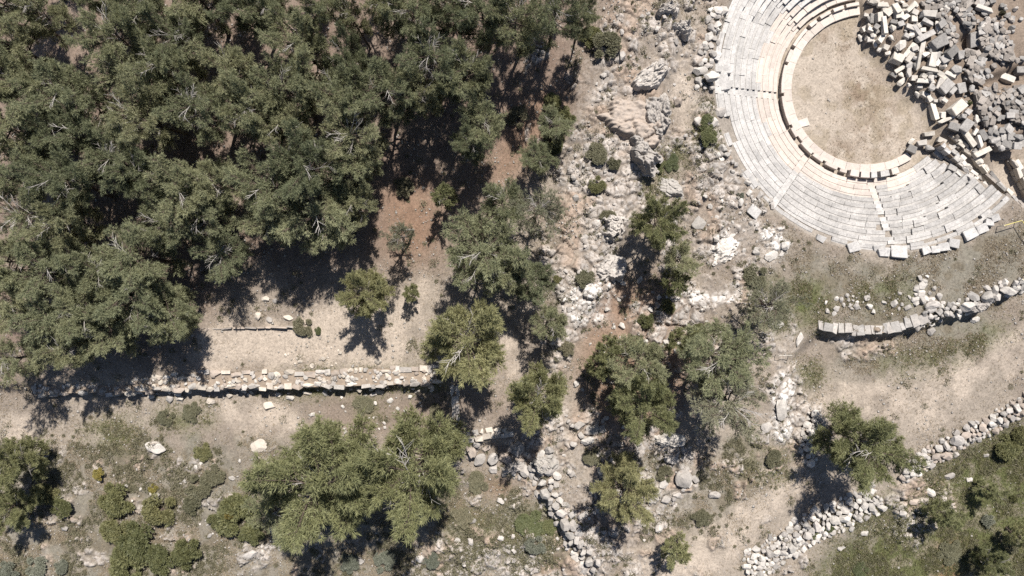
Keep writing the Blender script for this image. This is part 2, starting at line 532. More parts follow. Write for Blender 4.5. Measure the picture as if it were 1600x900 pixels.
# scattered small rock pavement breaking through the soil elsewhere
spots = sstep(0.60, 0.68, fbm(GX / 2.4, GY / 2.4, 51, 4)) * ((GU > 820) & (GU < 1260)) * ~in_theatre * (1 - m_pale)
low_spots = sstep(0.63, 0.70, fbm(GX / 1.7, GY / 1.7, 57, 4)) * ((GVv > 690) & (GU < 860)) * 0.8
m_rock = np.clip(np.maximum(m_rock, np.maximum(spots, low_spots)), 0, 1) * (1 - sstep(34, 44, np.abs(GY)))
wx = GX + 0.5 * (fbm(GX / 1.2, GY / 1.2, 61, 3) - 0.5)
wy = GY + 0.5 * (fbm(GX / 1.2, GY / 1.2, 67, 3) - 0.5)
f1, f2, cid = worley(wx / 1.7, wy / 1.7, 5)
g1, g2, gid = worley(wx / 0.55, wy / 0.55, 15)
crack_big = sstep(0.02, 0.22, f2 - f1)
crack_small = sstep(0.02, 0.22, g2 - g1)
relief = 0.42 * cid * crack_big + 0.34 * gid * crack_small + 0.26 * fbm(GX / 0.7, GY / 0.7, 71, 4) - 0.12
relief += 0.25 * crack_big * (fbm(GX / 3, GY / 3, 73, 2) - 0.5)
near = (GX > -52) & (GX < 56) & (GY > -30) & (GY < 32)
soil_relief = 0.10 * (fbm(GX / 0.9, GY / 0.9, 81, 4) - 0.5)
ledge = np.abs(fbm(GX / 6, GY / 2.2, 83, 3) - 0.5)
GZ = GZ + near * np.where(in_theatre, soil_relief * 0.25, m_rock * relief + (1 - m_rock) * soil_relief * (1 - 0.7 * m_pale))

C_SOIL, C_LITTER, C_PALE = (0.375, 0.32, 0.265), (0.225, 0.162, 0.128), (0.53, 0.448, 0.37)
C_DRY, C_GREEN, C_RUST = (0.25, 0.228, 0.185), (0.135, 0.15, 0.06), (0.33, 0.20, 0.13)
C_ROCK, C_ROCK2, C_WHITE = (0.61, 0.55, 0.50), (0.42, 0.385, 0.355), (0.95, 0.91, 0.87)


def lay(col, c, m):
    m = np.clip(m, 0, 1)[..., None]
    return col * (1 - m) + np.array(c) * m


gc = np.zeros(GX.shape + (3,)) + np.array(C_SOIL)
gc = lay(gc, (0.31, 0.26, 0.215), sstep(0.45, 0.65, n_big))
gc = lay(gc, C_LITTER, m_litter * (0.75 + 0.5 * (n_edge - 0.5)))
gc = lay(gc, C_DRY, m_dry * (0.7 + 0.9 * (n_edge - 0.35)))
gc = lay(gc, (0.2, 0.17, 0.125), m_dry * sstep(0.54, 0.66, fbm(GX / 2, GY / 2, 101, 4)) * 0.8)
gc = lay(gc, C_PALE, m_pale * 0.95)
gc = lay(gc, C_GREEN, np.clip(m_green * (0.35 + 1.4 * sstep(0.35, 0.65, fbm(GX / 1.3, GY / 1.3, 91, 4))), 0, 0.95))
gc = lay(gc, C_RUST, m_rust)
weather = sstep(0.42, 0.62, fbm(GX / 1.1, GY / 1.1, 95, 4))
rockc = lay(lay(np.zeros_like(gc) + np.array(C_ROCK), C_ROCK2, weather * 0.8), (0.47, 0.365, 0.29), sstep(0.5, 0.7, fbm(GX / 2.6, GY / 2.6, 97, 3)))
rockc = lay(rockc, C_WHITE, m_white * (0.5 + 0.5 * gid))
mr_ = (m_rock * np.clip(0.2 + 0.9 * crack_small * crack_big * (0.5 + gid), 0, 1))[..., None]
gc = lay(gc, (0.22, 0.175, 0.14), m_rock * (1 - crack_small) * 0.8)
gc = gc * (1 - mr_) + rockc * mr_
# orchestra and stage floor: beaten pale earth with worn brown, grassy patches
u_o, v_o = UV(GX, GY, ZO)
orch = np.zeros_like(gc) + np.array((0.51, 0.435, 0.36))
wear = np.zeros(GX.shape)
for cu, cv, cr, a in [(1350, 145, 32, 1.0), (1318, 62, 20, 0.9), (1315, 238, 22, 0.8), (1365, 205, 45, 0.55), (1400, 110, 40, 0.5), (1290, 60, 18, 0.6), (1375, 175, 30, 0.7)]:
    wear = np.maximum(wear, a * np.exp(-((u_o - cu) ** 2 + (v_o - cv) ** 2) / cr ** 2))
orch = lay(orch, (0.27, 0.20, 0.145), np.clip(wear * sstep(0.3, 0.62, fbm(GX / 0.8, GY / 0.8, 111, 5)) * 1.1, 0, 0.9))
orch = lay(orch, (0.33, 0.27, 0.19), 0.5 * sstep(0.52, 0.68, fbm(GX / 1.4, GY / 1.4, 113, 5)))
orch = lay(orch, (0.27, 0.21, 0.165), samp(heap_ras, u_o, v_o) * .9)
orch = lay(orch, (0.36, 0.315, 0.27), (_r > R_ROW0) * (_a > A_END0) * (_a < A_END1) * 1.0)
gc = np.where(in_theatre[..., None], orch, gc)
gc = gc * (ALB - .05)
ny, nx = GX.shape
idx = np.arange(nx * ny).reshape(ny, nx)
quads = np.stack([idx[:-1, :-1], idx[:-1, 1:], idx[1:, 1:], idx[1:, :-1]], -1).reshape(-1, 4)
gme = mesh_np('ground', np.stack([GX, GY, GZ], -1).reshape(-1, 3), quads, False)
att = gme.color_attributes.new('ground_colour', 'FLOAT_COLOR', 'POINT')
att.data.foreach_set('color', np.concatenate([gc.reshape(-1, 3), np.ones((nx * ny, 1))], 1).astype(np.float32).ravel())
gme.materials.append(M['ground'])
ground = link('ground', gme)
ground['kind'] = 'structure'


def G(x, y):
    """height of the finished ground"""
    x, y = np.asarray(x, float), np.asarray(y, float)
    i = np.clip(np.searchsorted(GXS, x) - 1, 0, nx - 2)
    j = np.clip(np.searchsorted(GYS, y) - 1, 0, ny - 2)
    fx = np.clip((x - GXS[i]) / (GXS[i + 1] - GXS[i]), 0, 1)
    fy = np.clip((y - GYS[j]) / (GYS[j + 1] - GYS[j]), 0, 1)
    return (GZ[j, i] * (1 - fx) + GZ[j, i + 1] * fx) * (1 - fy) + (GZ[j + 1, i] * (1 - fx) + GZ[j + 1, i + 1] * fx) * fy


def on_ground(u, v, up=0.0):
    """the place where the sight line through a photo pixel meets the ground (plus a height above it)"""
    z = 0.0
    for _ in range(6):
        x, y, _z = W(u, v, z + up)
        z = float(G(x, y))
    return x, y, z


# ------------------------------------------------------------------ shared stone shapes
def hull_mesh(name, pts):
    bm = bmesh.new()
    for p in pts:
        bm.verts.new(p)
    r = bmesh.ops.convex_hull(bm, input=bm.verts)
    for v in [v for v in bm.verts if not v.link_faces]:
        bm.verts.remove(v)
    bmesh.ops.dissolve_limit(bm, angle_limit=0.12, verts=bm.verts, edges=bm.edges)
    bmesh.ops.triangulate(bm, faces=[f for f in bm.faces if len(f.verts) > 4])
    me = bpy.data.meshes.new(name)
    bm.to_mesh(me)
    bm.free()
    me.materials.append(M['limestone'])
    return me


def stone_points(n, power, r):
    out = []
    for i in range(n):
        d = r.normal(size=3)
        d /= np.linalg.norm(d)
        k = (np.abs(d) ** power).sum() ** (-1 / power)
        out.append(d * k * (0.86 + 0.2 * r.random()) * 0.5)
    return out


STONES = [hull_mesh('stone', stone_points(22, 3.6, np.random.default_rng(100 + i))) for i in range(16)]


def block_mesh(seed):
    r = random.Random(seed)
    bm = bmesh.new()
    bmesh.ops.create_cube(bm, size=1.0)
    for v in bm.verts:
        v.co += Vector((r.uniform(-.09, .09), r.uniform(-.1, .1), r.uniform(-.09, .09)))
    if seed % 3 == 0:                                   # a broken corner
        bm.verts.ensure_lookup_table()
        v = bm.verts[r.randrange(8)]
        v.co *= 0.72
    bmesh.ops.bevel(bm, geom=list(bm.edges), offset=0.045, segments=1, affect='EDGES')
    for v in bm.verts:
        v.co += Vector((r.uniform(-.012, .012), r.uniform(-.012, .012), r.uniform(-.012, .012)))
    me = bpy.data.meshes.new('block')
    bm.to_mesh(me)
    bm.free()
    me.materials.append(M['pale_block'])
    return me


BLOCKS = [block_mesh(i) for i in range(10)]


def boulder_mesh(seed, sub=3, amp=0.35):
    r = np.random.default_rng(seed)
    bm = bmesh.new()
    bmesh.ops.create_icosphere(bm, subdivisions=sub, radius=0.5)
    co = np.array([v.co[:] for v in bm.verts])
    for _ in range(11):                                 # knock flats off it
        d = r.normal(size=3)
        d /= np.linalg.norm(d)
        lim = r.uniform(0.26, 0.42)
        e = co @ d - lim
        co -= np.outer(np.clip(e, 0, None), d)
    k = 1 + amp * (fbm(co[:, 0] * 3.1 + co[:, 2] * 2.3 + seed, co[:, 1] * 3.1 - co[:, 2] * 1.9, seed, 4) - 0.5)
    co *= k[:, None]
    for v, c in zip(bm.verts, co):
        v.co = c
    me = bpy.data.meshes.new('boulder')
    bm.to_mesh(me)
    bm.free()
    me.materials.append(M['limestone'])
    return me


BOULDERS = [boulder_mesh(200 + i) for i in range(10)]


def crag_mesh(seed, n=76):
    """a rough outcrop: uneven top broken by joints, steep ragged sides"""
    x, y = np.meshgrid(np.linspace(-.62, .62, n), np.linspace(-.62, .62, n))
    rr_ = np.hypot(x, y) + .62 * (fbm(x * 3 + seed, y * 3, seed, 4) - .5)
    body = 1 - sstep(.28, .48, rr_)
    a1, a2, ca = worley(x * 2.6 + seed, y * 2.6 + .3 * fbm(x * 5, y * 5, seed, 2), seed)
    b1, b2, cb = worley(x * 6.5 + seed, y * 6.5, seed + 3)
    g1_, g2_, cg = worley(x * 14 + seed, y * 14, seed + 6)
    top = .55 + .10 * cg * sstep(0, .3, g2_ - g1_) + .12 * (fbm(x * 17, y * 17 + seed, seed + 2, 3) - .5) + .30 * ca * sstep(.0, .16, a2 - a1) + .13 * cb * sstep(0, .2, b2 - b1) + .25 * (fbm(x * 6, y * 6 + seed, seed + 8, 4) - .5)
    z = body * top - .5
    q = np.arange(n * n).reshape(n, n)
    f = np.stack([q[:-1, :-1], q[:-1, 1:], q[1:, 1:], q[1:, :-1]], -1).reshape(-1, 4)
    keep = (body.ravel()[f].max(1) > .002)
    used, inv = np.unique(f[keep], return_inverse=True)
    me = mesh_np('outcrop', np.stack([x, y, z], -1).reshape(-1, 3)[used], inv.reshape(-1, 4))
    me.materials.append(M['limestone'])
    return me


CRAGS = [crag_mesh(300 + i) for i in range(8)]


def rot3(a=0.15, full=True):
    return (rnd.uniform(-a, a), rnd.uniform(-a, a), rnd.uniform(0, 6.283) if full else rnd.uniform(-a, a))


# ------------------------------------------------------------------ theatre: stepped seating in five wedges
def arc_block(r0, r1, a0, a1, z0, z1, nseg=2, seat=True, tilt=0.0):
    """a stone whose front follows the curve, with a chamfered nosing and a sunk foot strip behind; about its own middle"""
    if seat:
        d = r1 - r0
        prof = [(r0 + .02, z0), (r0 + .03, z1 - .10), (r0, z1 - .04), (r0 + .03, z1), (r0 + d * .56, z1 - .005), (r0 + d * .60, z1 - .05), (r1, z1 - .045), (r1, z0)]
    else:
        prof = [(r0, z0), (r0, z1 - .03), (r0 + .03, z1), (r1 - .03, z1), (r1, z1 - .03), (r1, z0)]
    am = math.radians((a0 + a1) / 2)
    rm = (r0 + r1) / 2
    ox, oy, oz = CX + rm * math.cos(am), CY + rm * math.sin(am), z0
    vs, fs, k = [], [], len(prof)
    for i in range(nseg + 1):
        t = i / nseg
        a = math.radians(a0 + (a1 - a0) * t)
        for r, z in prof:
            vs.append((CX + r * math.cos(a) - ox, CY + r * math.sin(a) - oy, z - oz + tilt * (t - .5)))
    for i in range(nseg):
        for j in range(k):
            b, c = i * k + j, i * k + (j + 1) % k
            fs.append((b, c, c + k, b + k))
    fs.append(tuple(range(k)))
    fs.append(tuple(range(nseg * k + k - 1, nseg * k - 1, -1)))
    me = mesh_py('block', vs, [f[::-1] for f in fs])
    return me, Vector((ox, oy, oz))


STAIRS = [140, 184, 228, 272]
WEDGES = [(96, 140), (140, 184), (184, 228), (228, 272), (272, 316)]
WL = ['stone seating wedge at the top edge, shadowed risers above the orchestra',
      'stone seating wedge at upper left of the orchestra with two big slabs behind',
      'stone seating wedge directly left below the orchestra\'s lone square slab',
      'stone seating wedge below the orchestra with a jagged outer edge',
      'stone seating wedge at lower right ending at the passage wall']
rr = random.Random(5)
for wi, (a0, a1) in enumerate(WEDGES):
    am = math.radians((a0 + a1) / 2)
    base = Vector((CX + 12.5 * math.cos(am), CY + 12.5 * math.sin(am), float(G(CX + 12.5 * math.cos(am), CY + 12.5 * math.sin(am)))))
    w = tag(empty('seating_wedge', base), WL[wi], 'stone seating', 'wedges of the theatre seating', UV(base.x, base.y, -2))
    for row in range(NROW):
        r0 = R_ROW0 + row * ROWD
        zt = ZO + 0.42 + row * ROWH
        half = math.degrees(0.34 / r0)
        b0, b1 = a0 + (half if wi else 0), a1 - (half if wi < 4 else 0)
        if wi == 4:
            b1 -= rr.uniform(-0.4, 2.2) + (1.5 if row < 3 else 0)
        a = b0
        while a < b1 - 0.3:
            ln = rr.uniform(1.0, 2.8) if wi < 3 else rr.uniform(.8, 2.0)
            da = math.degrees(ln / r0)
            e = a + da
            if b1 - e < math.degrees(0.55 / r0):
                e = b1
            skip = (row == NROW - 1 and rr.random() < (0.34 if wi in (2, 3) else 0.1)) or (row == NROW - 2 and wi in (2, 3) and rr.random() < .1) or (row >= 7 and wi == 3 and rr.random() < 0.05)
            if not skip:
                g = math.degrees(rr.uniform(0.003, 0.011) / r0)
                jr, jz = rr.uniform(-.05, .05), rr.uniform(-.045, .04)
                if wi == 4:
                    jr, jz = jr * 2, jz * 2
                if row == NROW - 1:
                    jr += rr.uniform(0, .3)
                    jz += rr.uniform(-.12, .05)
                outer = 0.0 if row < NROW - 1 else rr.uniform(0.0, .3)
                me, o = arc_block(r0 + jr, r0 + ROWD + 0.04 + outer, a + g, e - g, zt - 0.44, zt + jz, 2, True, rr.uniform(-.025, .025))
                warm = row <= (3 if wi in (1, 2) else 2) - (1 if wi == 4 else 0) - rr.choice([0, 0, 1]) and not (wi == 4 and a > 290)
                link('seat_block', me, w, M['warm_seat'] if warm else M['dull_seat' if wi == 4 or (wi == 3 and row > 2) else 'grey_seat'], o - base)
            a = e
# stairways between the wedges
SL = ['narrow stone stairway at upper left of the orchestra, steps in shadow', 'narrow stone stairway running level to the left of the orchestra', 'narrow stone stairway falling to lower left of the orchestra', 'narrow broken stone stairway straight below the orchestra']
for si, a in enumerate(STAIRS):
    am = math.radians(a)
    base = Vector((CX + 12 * math.cos(am), CY + 12 * math.sin(am), float(G(CX + 12 * math.cos(am), CY + 12 * math.sin(am)))))
    st = tag(empty('stairway', base), SL[si], 'stairs', 'stairways of the theatre', UV(base.x, base.y, -2))
    for k in range(2 * NROW):
        if si == 3 and k in (11, 16, 17, 20):
            continue
        r0 = R_ROW0 + k * ROWD / 2
        h = math.degrees(0.32 / r0)
        zt = ZO + 0.22 + k * ROWH / 2
        me, o = arc_block(r0, r0 + ROWD / 2 + .03, a - h, a + h, zt - .3, zt, 1, False, rr.uniform(-.02, .02))
        link('step', me, st, M['grey_seat'] if k > 6 else M['warm_seat'], o - base)

# kerb ring of the orchestra and the bench of honour
base = Vector((CX - 7.8, CY, ZO))
kr = tag(empty('orchestra_kerb', base), 'pale orange stone kerb ring round the orchestra floor', 'kerb', None, UV(*base))
a = 95.0
while a < 300:
    da = rr.uniform(7, 12)
    if a + da > 298:
        da = 303 - a
    me, o = arc_block(R_ORCH + rr.uniform(-.01, .02), R_KERB, a + .08, a + da - .08, ZO - .1, ZO + .30 + rr.uniform(-.008, .008), 4, False)
    link('kerb_slab', me, kr, M['warm_seat'], o - base)
    a += da
base = Vector((CX - 8.4, CY - 0.5, ZO))
hb = tag(empty('honour_bench', base), 'curved front bench of cream blocks behind the kerb ring', 'bench', None, UV(*base))
for a0, a1, hh in [(96, 105, .62), (106.5, 114, .62), (116, 124, .62), (127, 133, .62), (136, 150, .62), (153, 162, .66), (164, 183, .66), (185, 205, .66), (207, 214, .6), (219, 229, .66), (230, 238, .66), (240, 249, .62), (251, 256, .5), (257, 263, .95), (264, 270, .95), (271, 275, .9), (277, 283, .95), (285, 290, .8)]:
    me, o = arc_block(R_KERB + .02 + rr.uniform(-.03, .03), R_BENCH + (.05 if hh < .7 else .3), a0 + .15, a1 - .15, ZO - .05, ZO + hh, 3, False, rr.uniform(-.03, .03))
    link('bench_block', me, hb, M['grey_seat'] if hh > .85 and a0 > 270 else M['warm_seat'], o - base)


def block(u, v, L, Wd, ang, mat, hgt, label, cat='block', group=None, name='fallen_block', pitch=0.0, lift=0.0, sink=0.12):
    """one cut block on whatever ground lies under it; ang turns clockwise in the photo"""
    x, y, z = on_ground(u, v, hgt * 0.8 + lift)
    o = link(name, rnd.choice(STONES if name == 'fallen_block' and rnd.random() < .22 else BLOCKS), None, mat, (x, y, z + hgt / 2 - sink + lift), (rnd.uniform(-.2, .2), pitch, -math.radians(ang)), (L, Wd, hgt))
    return tag(o, label, cat, group, (u, v))


# big slabs on the rim left of the seating
for (u, v, L, w_, ang, lb) in [(1127, 128, 1.75, 1.5, 82, 'broad white slab on the outer rim, lower of two beside the gap'), (1131, 105, 1.3, 1.35, 86, 'broad white slab on the outer rim, upper of two beside the gap'),
                               (1119, 86, 0.9, 0.8, 20, 'tilted grey slab tipped off the left rim of the seating'), (1180, 180 + 150, 1.2, .9, 40, 'pale slab at the lower left rim beside the broken stairway'), (1283, 372, .9, .6, 25, 'pale slab sliding off the lower rim of the seating')]:
    block(u, v, L, w_, ang, M['grey_seat'], 0.38, lb, 'slab', None, 'rim_slab', 0.03, 0.0, 0.1)
for (u, v, s, lb) in [(1335, 386, 1.0, 'squarish grey block on the bottom rim, left of a gap'), (1374, 388, 1.05, 'squarish grey block on the bottom rim, touching a rounded one'), (1382, 394, 1.0, 'rounded grey block on the bottom rim below a squarish one'), (1406, 394, 1.3, 'widest grey block at the lowest point of the seating rim'),
                      (1449, 391, .85, 'first pale block right of the pale pebbles on the bottom rim'), (1463, 390, .8, 'second pale block right of the pebbles on the bottom rim'), (1476, 386, .85, 'third pale block right of the pebbles on the bottom rim'), (1492, 380, .9, 'fourth pale block right of the pebbles on the bottom rim'),
                      (1518, 366, 1.1, 'long grey block at the lower right rim'), (1536, 357, .9, 'grey block near the right end of the rim'), (1548, 348, .8, 'small grey block second from the right end of the rim'), (1556, 341, .75, 'small grey block at the right end of the rim')]:
    block(u, v, s * rnd.uniform(.95, 1.1), s * .8, rnd.uniform(-30, 10), M['grey_seat'], .5, lb, 'block', 'blocks along the lower rim of the seating', 'rim_block')
block(1256, 192, .95, .75, -20, M['warm_seat'], .12, 'thin square pale slab lying alone on the orchestra floor', 'slab', None, 'floor_slab', 0, 0, 0.02)

# ------------------------------------------------------------------ fallen blocks of the stage building
HB = []
for X, Y, L, Wd, ang, t in [(270, 150, 90, 55, 80, 'c'), (315, 230, 145, 38, 85, 'c'), (195, 170, 90, 40, 95, 'g'), (140, 205, 70, 40, 80, 'g'), (118, 160, 45, 35, 10, 'p'), (115, 270, 50, 45, 60, 'p'), (185, 270, 45, 35, 20, 'p'), (95, 345, 75, 45, 80, 'p'), (140, 370, 80, 42, 75, 'p'),
                            (215, 320, 60, 50, 30, 'p'), (185, 360, 50, 40, 0, 'p'), (230, 400, 80, 45, 70, 'p'), (270, 455, 50, 40, 10, 'p'), (240, 245, 50, 50, 40, 'g'), (285, 350, 85, 50, -55, 'c'), (325, 430, 60, 50, 20, 'c'), (350, 490, 60, 40, -20, 'p'), (380, 345, 70, 40, 55, 'c'),
                            (350, 110, 70, 50, 45, 'c'), (300, 40, 100, 45, 0, 'c'), (215, 8, 80, 40, 15, 'c'), (430, 75, 90, 55, 70, 'c'), (455, 130, 90, 60, -10, 'c'), (510, 155, 80, 40, -40, 'p'), (560, 65, 120, 38, -45, 'c'), (510, 40, 60, 50, 10, 'c'), (475, 10, 60, 30, 0, 'c'),
                            (725, 120, 145, 62, 0, 'p'), (600, 110, 60, 50, 30, 'p'), (590, 170, 50, 50, 0, 'c'), (720, 200, 110, 40, 25, 'g'), (560, 245, 90, 40, 20, 'p'), (620, 285, 110, 40, 60, 'g'), (710, 325, 170, 50, -27, 'g'), (815, 245, 130, 50, 75, 'p'), (650, 225, 70, 45, -30, 'p'),
                            (670, 275, 50, 40, 0, 'p'), (825, 385, 150, 105, -30, 'g'), (770, 405, 80, 50, -30, 'p'), (440, 530, 108, 82, 25, 'c'), (480, 410, 110, 85, -40, 'p'), (555, 450, 140, 42, -52, 'c'), (550, 525, 90, 40, -55, 'c'), (545, 640, 160, 46, 95, 'p'), (665, 430, 120, 40, 100, 'p'),
                            (632, 560, 150, 32, 95, 'c'), (700, 495, 90, 50, -20, 'c'), (765, 540, 140, 58, 100, 'p'), (812, 575, 90, 35, -55, 'p'), (885, 540, 90, 68, -30, 'g'), (940, 470, 130, 70, -45, 'g'), (1020, 505, 80, 65, 80, 'g'), (460, 635, 90, 35, -30, 'c'), (480, 748, 100, 52, -45, 'c'),
                            (475, 690, 60, 40, 50, 'c'), (400, 690, 60, 35, 30, 'g'), (545, 785, 50, 40, 60, 'p'), (735, 640, 150, 36, 10, 'c'), (850, 690, 130, 45, 28, 'c'), (695, 745, 170, 42, 0, 'p'), (755, 715, 60, 60, 40, 'p'), (590, 715, 60, 45, 0, 'p'), (760, 802, 75, 60, -60, 'g'),
                            (830, 775, 100, 48, -70, 'p'), (895, 790, 120, 90, -45, 'g'), (990, 640, 100, 90, 45, 'g'), (870, 600, 90, 50, 0, 'p'), (930, 690, 100, 45, 30, 'p'), (1030, 810, 85, 70, 80, 'g'), (1130, 820, 80, 60, -60, 'g'), (950, 832, 80, 40, -50, 'g'), (1240, 75, 150, 45, 18, 'p'),
                            (1145, 360, 145, 75, 80, 'g'), (1260, 270, 120, 50, 45, 'p'), (1460, 720, 110, 60, 30, 'p'), (1580, 650, 80, 70, 0, 'g'), (622, 870, 80, 40, 60, 'p'), (680, 872, 60, 40, 20, 'p'), (730, 885, 60, 40, 40, 'p'), (640, 800, 50, 40, 10, 'g'), (870, 240, 60, 40, 60, 'p'), (405, 200, 60, 45, 20, 'g'), (470, 215, 60, 45, -20, 'g'), (520, 330, 50, 40, 30, 'g'), (440, 440, 60, 45, 70, 'p'), (600, 440, 50, 40, -20, 'p'), (680, 700, 50, 40, 30, 'c')]:
    HB.append((1330 + X / 5.926, Y / 5.926, L / 5.926, Wd / 5.926, ang, t))
for X, Y, L, Wd, ang, t in [(490, 430, 200, 62, 80, 'c'), (640, 530, 240, 55, -20, 'c'), (420, 710, 130, 52, -8, 'c'), (210, 800, 95, 58, -40, 'c'), (335, 825, 115, 70, -8, 'p'), (590, 800, 110, 60, 25, 'c'), (800, 370, 190, 120, -40, 'c'), (920, 435, 80, 70, -50, 'g'), (895, 600, 160, 105, -55, 'g'),
                            (1025, 520, 125, 52, 95, 'p'), (930, 760, 270, 60, 57, 'c'), (1000, 690, 90, 35, -55, 'p'), (1060, 800, 150, 50, 70, 'p'), (855, 490, 70, 60, 10, 'g'), (600, 470, 80, 60, 90, 'p'), (620, 290, 60, 45, 40, 'p'), (500, 300, 60, 40, 0, 'p'), (430, 270, 90, 50, 60, 'p'), (740, 620, 110, 80, 20, 'g')]:
    HB.append((1400 + X / 8, 120 + Y / 8, L / 8, Wd / 8, ang, t))
for X, Y, L, Wd, ang, t in [(1055, 330, 230, 70, -27, 'c'), (60, 290, 120, 105, 30, 'g'), (300, 280, 165, 90, 20, 'g'), (435, 370, 140, 90, 45, 'g'), (490, 280, 125, 80, 50, 'p'), (810, 590, 140, 80, 10, 'p'), (840, 510, 90, 50, 10, 'p'), (590, 265, 100, 70, 30, 'p'), (620, 560, 110, 70, 30, 'g'), (700, 640, 90, 40, 40, 'p'), (880, 690, 110, 80, 40, 'g'), (770, 410, 90, 50, 50, 'p'), (700, 480, 110, 60, 60, 'p'), (1010, 470, 110, 60, -20, 'p')]:
    HB.append((1420 + X / 8.89, 200 + Y / 8.89, L / 8.89, Wd / 8.89, ang, t))
PPM = 0.0636
TONE = {'c': ('cream', 'cream_block'), 'p': ('pale', 'pale_block'), 'g': ('grey', 'grey_block')}


def heap_place(u, v):
    if v > 195:
        return 'in the passage beside the seating' if u > 1470 else 'on the seating end'
    if u < 1378:
        return 'at the heap tip by the kerb'
    if u < 1412:
        return 'on the heap edge facing the orchestra' if v > 60 else 'atop the heap near the kerb'
    if v > 140:
        return 'at the heap\'s lower orchestra corner'
    if u > 1500:
        return 'among dark stage masonry'
    if v < 45:
        return 'in the heap\'s upper part'
    return 'in the heap\'s middle' if v < 100 else 'in the heap\'s lower part'


for u, v, L, Wd, ang, t in HB:
    tone, mt = TONE[t]
    shape = 'long' if L / Wd > 2.3 else ('big square' if Wd > 10 else ('short' if L / Wd < 1.5 else 'oblong'))
    block(u, v, L * PPM, Wd * PPM, ang, M[mt], min(max(.45, Wd * PPM * .95), .8), f'{shape} {tone} block {heap_place(u, v)}', 'block', 'fallen blocks of the stage building', 'fallen_block', rnd.uniform(-.2, .2), rnd.uniform(0, .3))
# smaller rubble between the big blocks
cnt = 0
while cnt < 170:
    u, v = rnd.uniform(1350, 1600), rnd.uniform(-6, 240)
    if not inpoly(np.array([u]), np.array([v]), HEAP)[0]:
        continue
    if samp(room_ras, np.array([u]), np.array([v]))[0] > 0.4:
        continue
    s = rnd.uniform(.28, .75) if u < 1480 else rnd.uniform(.3, .62)
    x, y, z = on_ground(u, v, .25)
    dark = u + 0.45 * v > 1490
    mt = rnd.choice(['grey_block', 'masonry', 'masonry', 'grey_block']) if dark else rnd.choice(['pale_block', 'cream_block', 'grey_block', 'pale_block'])
    o = link('rubble_stone', rnd.choice(STONES), None, M[mt], (x, y, z + s * .25), rot3(.4), (s * rnd.uniform(.9, 1.6), s * rnd.uniform(.8, 1.2), s * rnd.uniform(.7, 1.0)))
    tag(o, 'dark grey rubble stone lying among the ruined stage masonry' if dark else 'small pale rubble stone wedged between the fallen cut blocks', 'stone', 'dark rubble of the stage ruin' if dark else 'pale rubble of the fallen heap', (u, v))
    cnt += 1


# ------------------------------------------------------------------ masonry masses and walls
def prism(name, pts, z0, z1, parent, mat, off):
    """an uneven solid under a wall's stones"""
    n = len(pts)
    vs = [(x - off.x, y - off.y, z0 - off.z) for x, y in pts] + [(x - off.x, y - off.y, z1 - off.z + rnd.uniform(-.06, .06)) for x, y in pts]
    fs = [tuple(range(n))[::-1], tuple(range(n, 2 * n))] + [(i, (i + 1) % n, n + (i + 1) % n, n + i) for i in range(n)]
    me = mesh_py(name, vs, fs)
    bm = bmesh.new()
    bm.from_mesh(me)
    bmesh.ops.recalc_face_normals(bm, faces=bm.faces)
    bm.to_mesh(me)
    bm.free()
    return link(name, me, parent, mat)


def masonry_mass(label, poly_px, ztop, size, count, mat='masonry', group='masonry masses of the ruined stage building', name='masonry_wall', flat=0.55):
    pts = [W(u, v, ztop)[:2] for u, v in poly_px]
    cx_, cy_ = sum(p[0] for p in pts) / len(pts), sum(p[1] for p in pts) / len(pts)
    zb = float(G(cx_, cy_))
    base = Vector((cx_, cy_, min(zb, ztop - .4)))
    o = tag(empty(name, base), label, 'wall', group, UV(cx_, cy_, ztop))
    zlow = min(min(float(G(x, y)) for x, y in pts), zb) - .3
    prism('core', pts, zlow, ztop - .12, o, M[mat], base)
    lo_x, hi_x = min(p[0] for p in pts), max(p[0] for p in pts)
    lo_y, hi_y = min(p[1] for p in pts), max(p[1] for p in pts)
    used = []
    tries = 0
    while len(used) < count and tries < count * 40:
        tries += 1
        x, y = rnd.uniform(lo_x, hi_x), rnd.uniform(lo_y, hi_y)
        s = size * rnd.uniform(.7, 1.35)
        if not inpoly(np.array([x]), np.array([y]), pts)[0]:
            continue
        if any((x - a) ** 2 + (y - b) ** 2 < (.42 * (s + c)) ** 2 for a, b, c in used):
            continue
        used.append((x, y, s))
        link('stone', rnd.choice(STONES + BLOCKS), o, M[rnd.choice([mat, mat, 'grey_block'])], Vector((x, y, ztop - .08 + rnd.uniform(-.1, .12))) - base, rot3(.2), (s * rnd.uniform(.9, 1.5), s * rnd.uniform(.7, 1.05), s * flat))
    return o


def crop1(*p):
    return [(1330 + x / 5.926, y / 5.926) for x, y in p]


def crop2(*p):
    return [(1400 + x / 8, 120 + y / 8) for x, y in p]


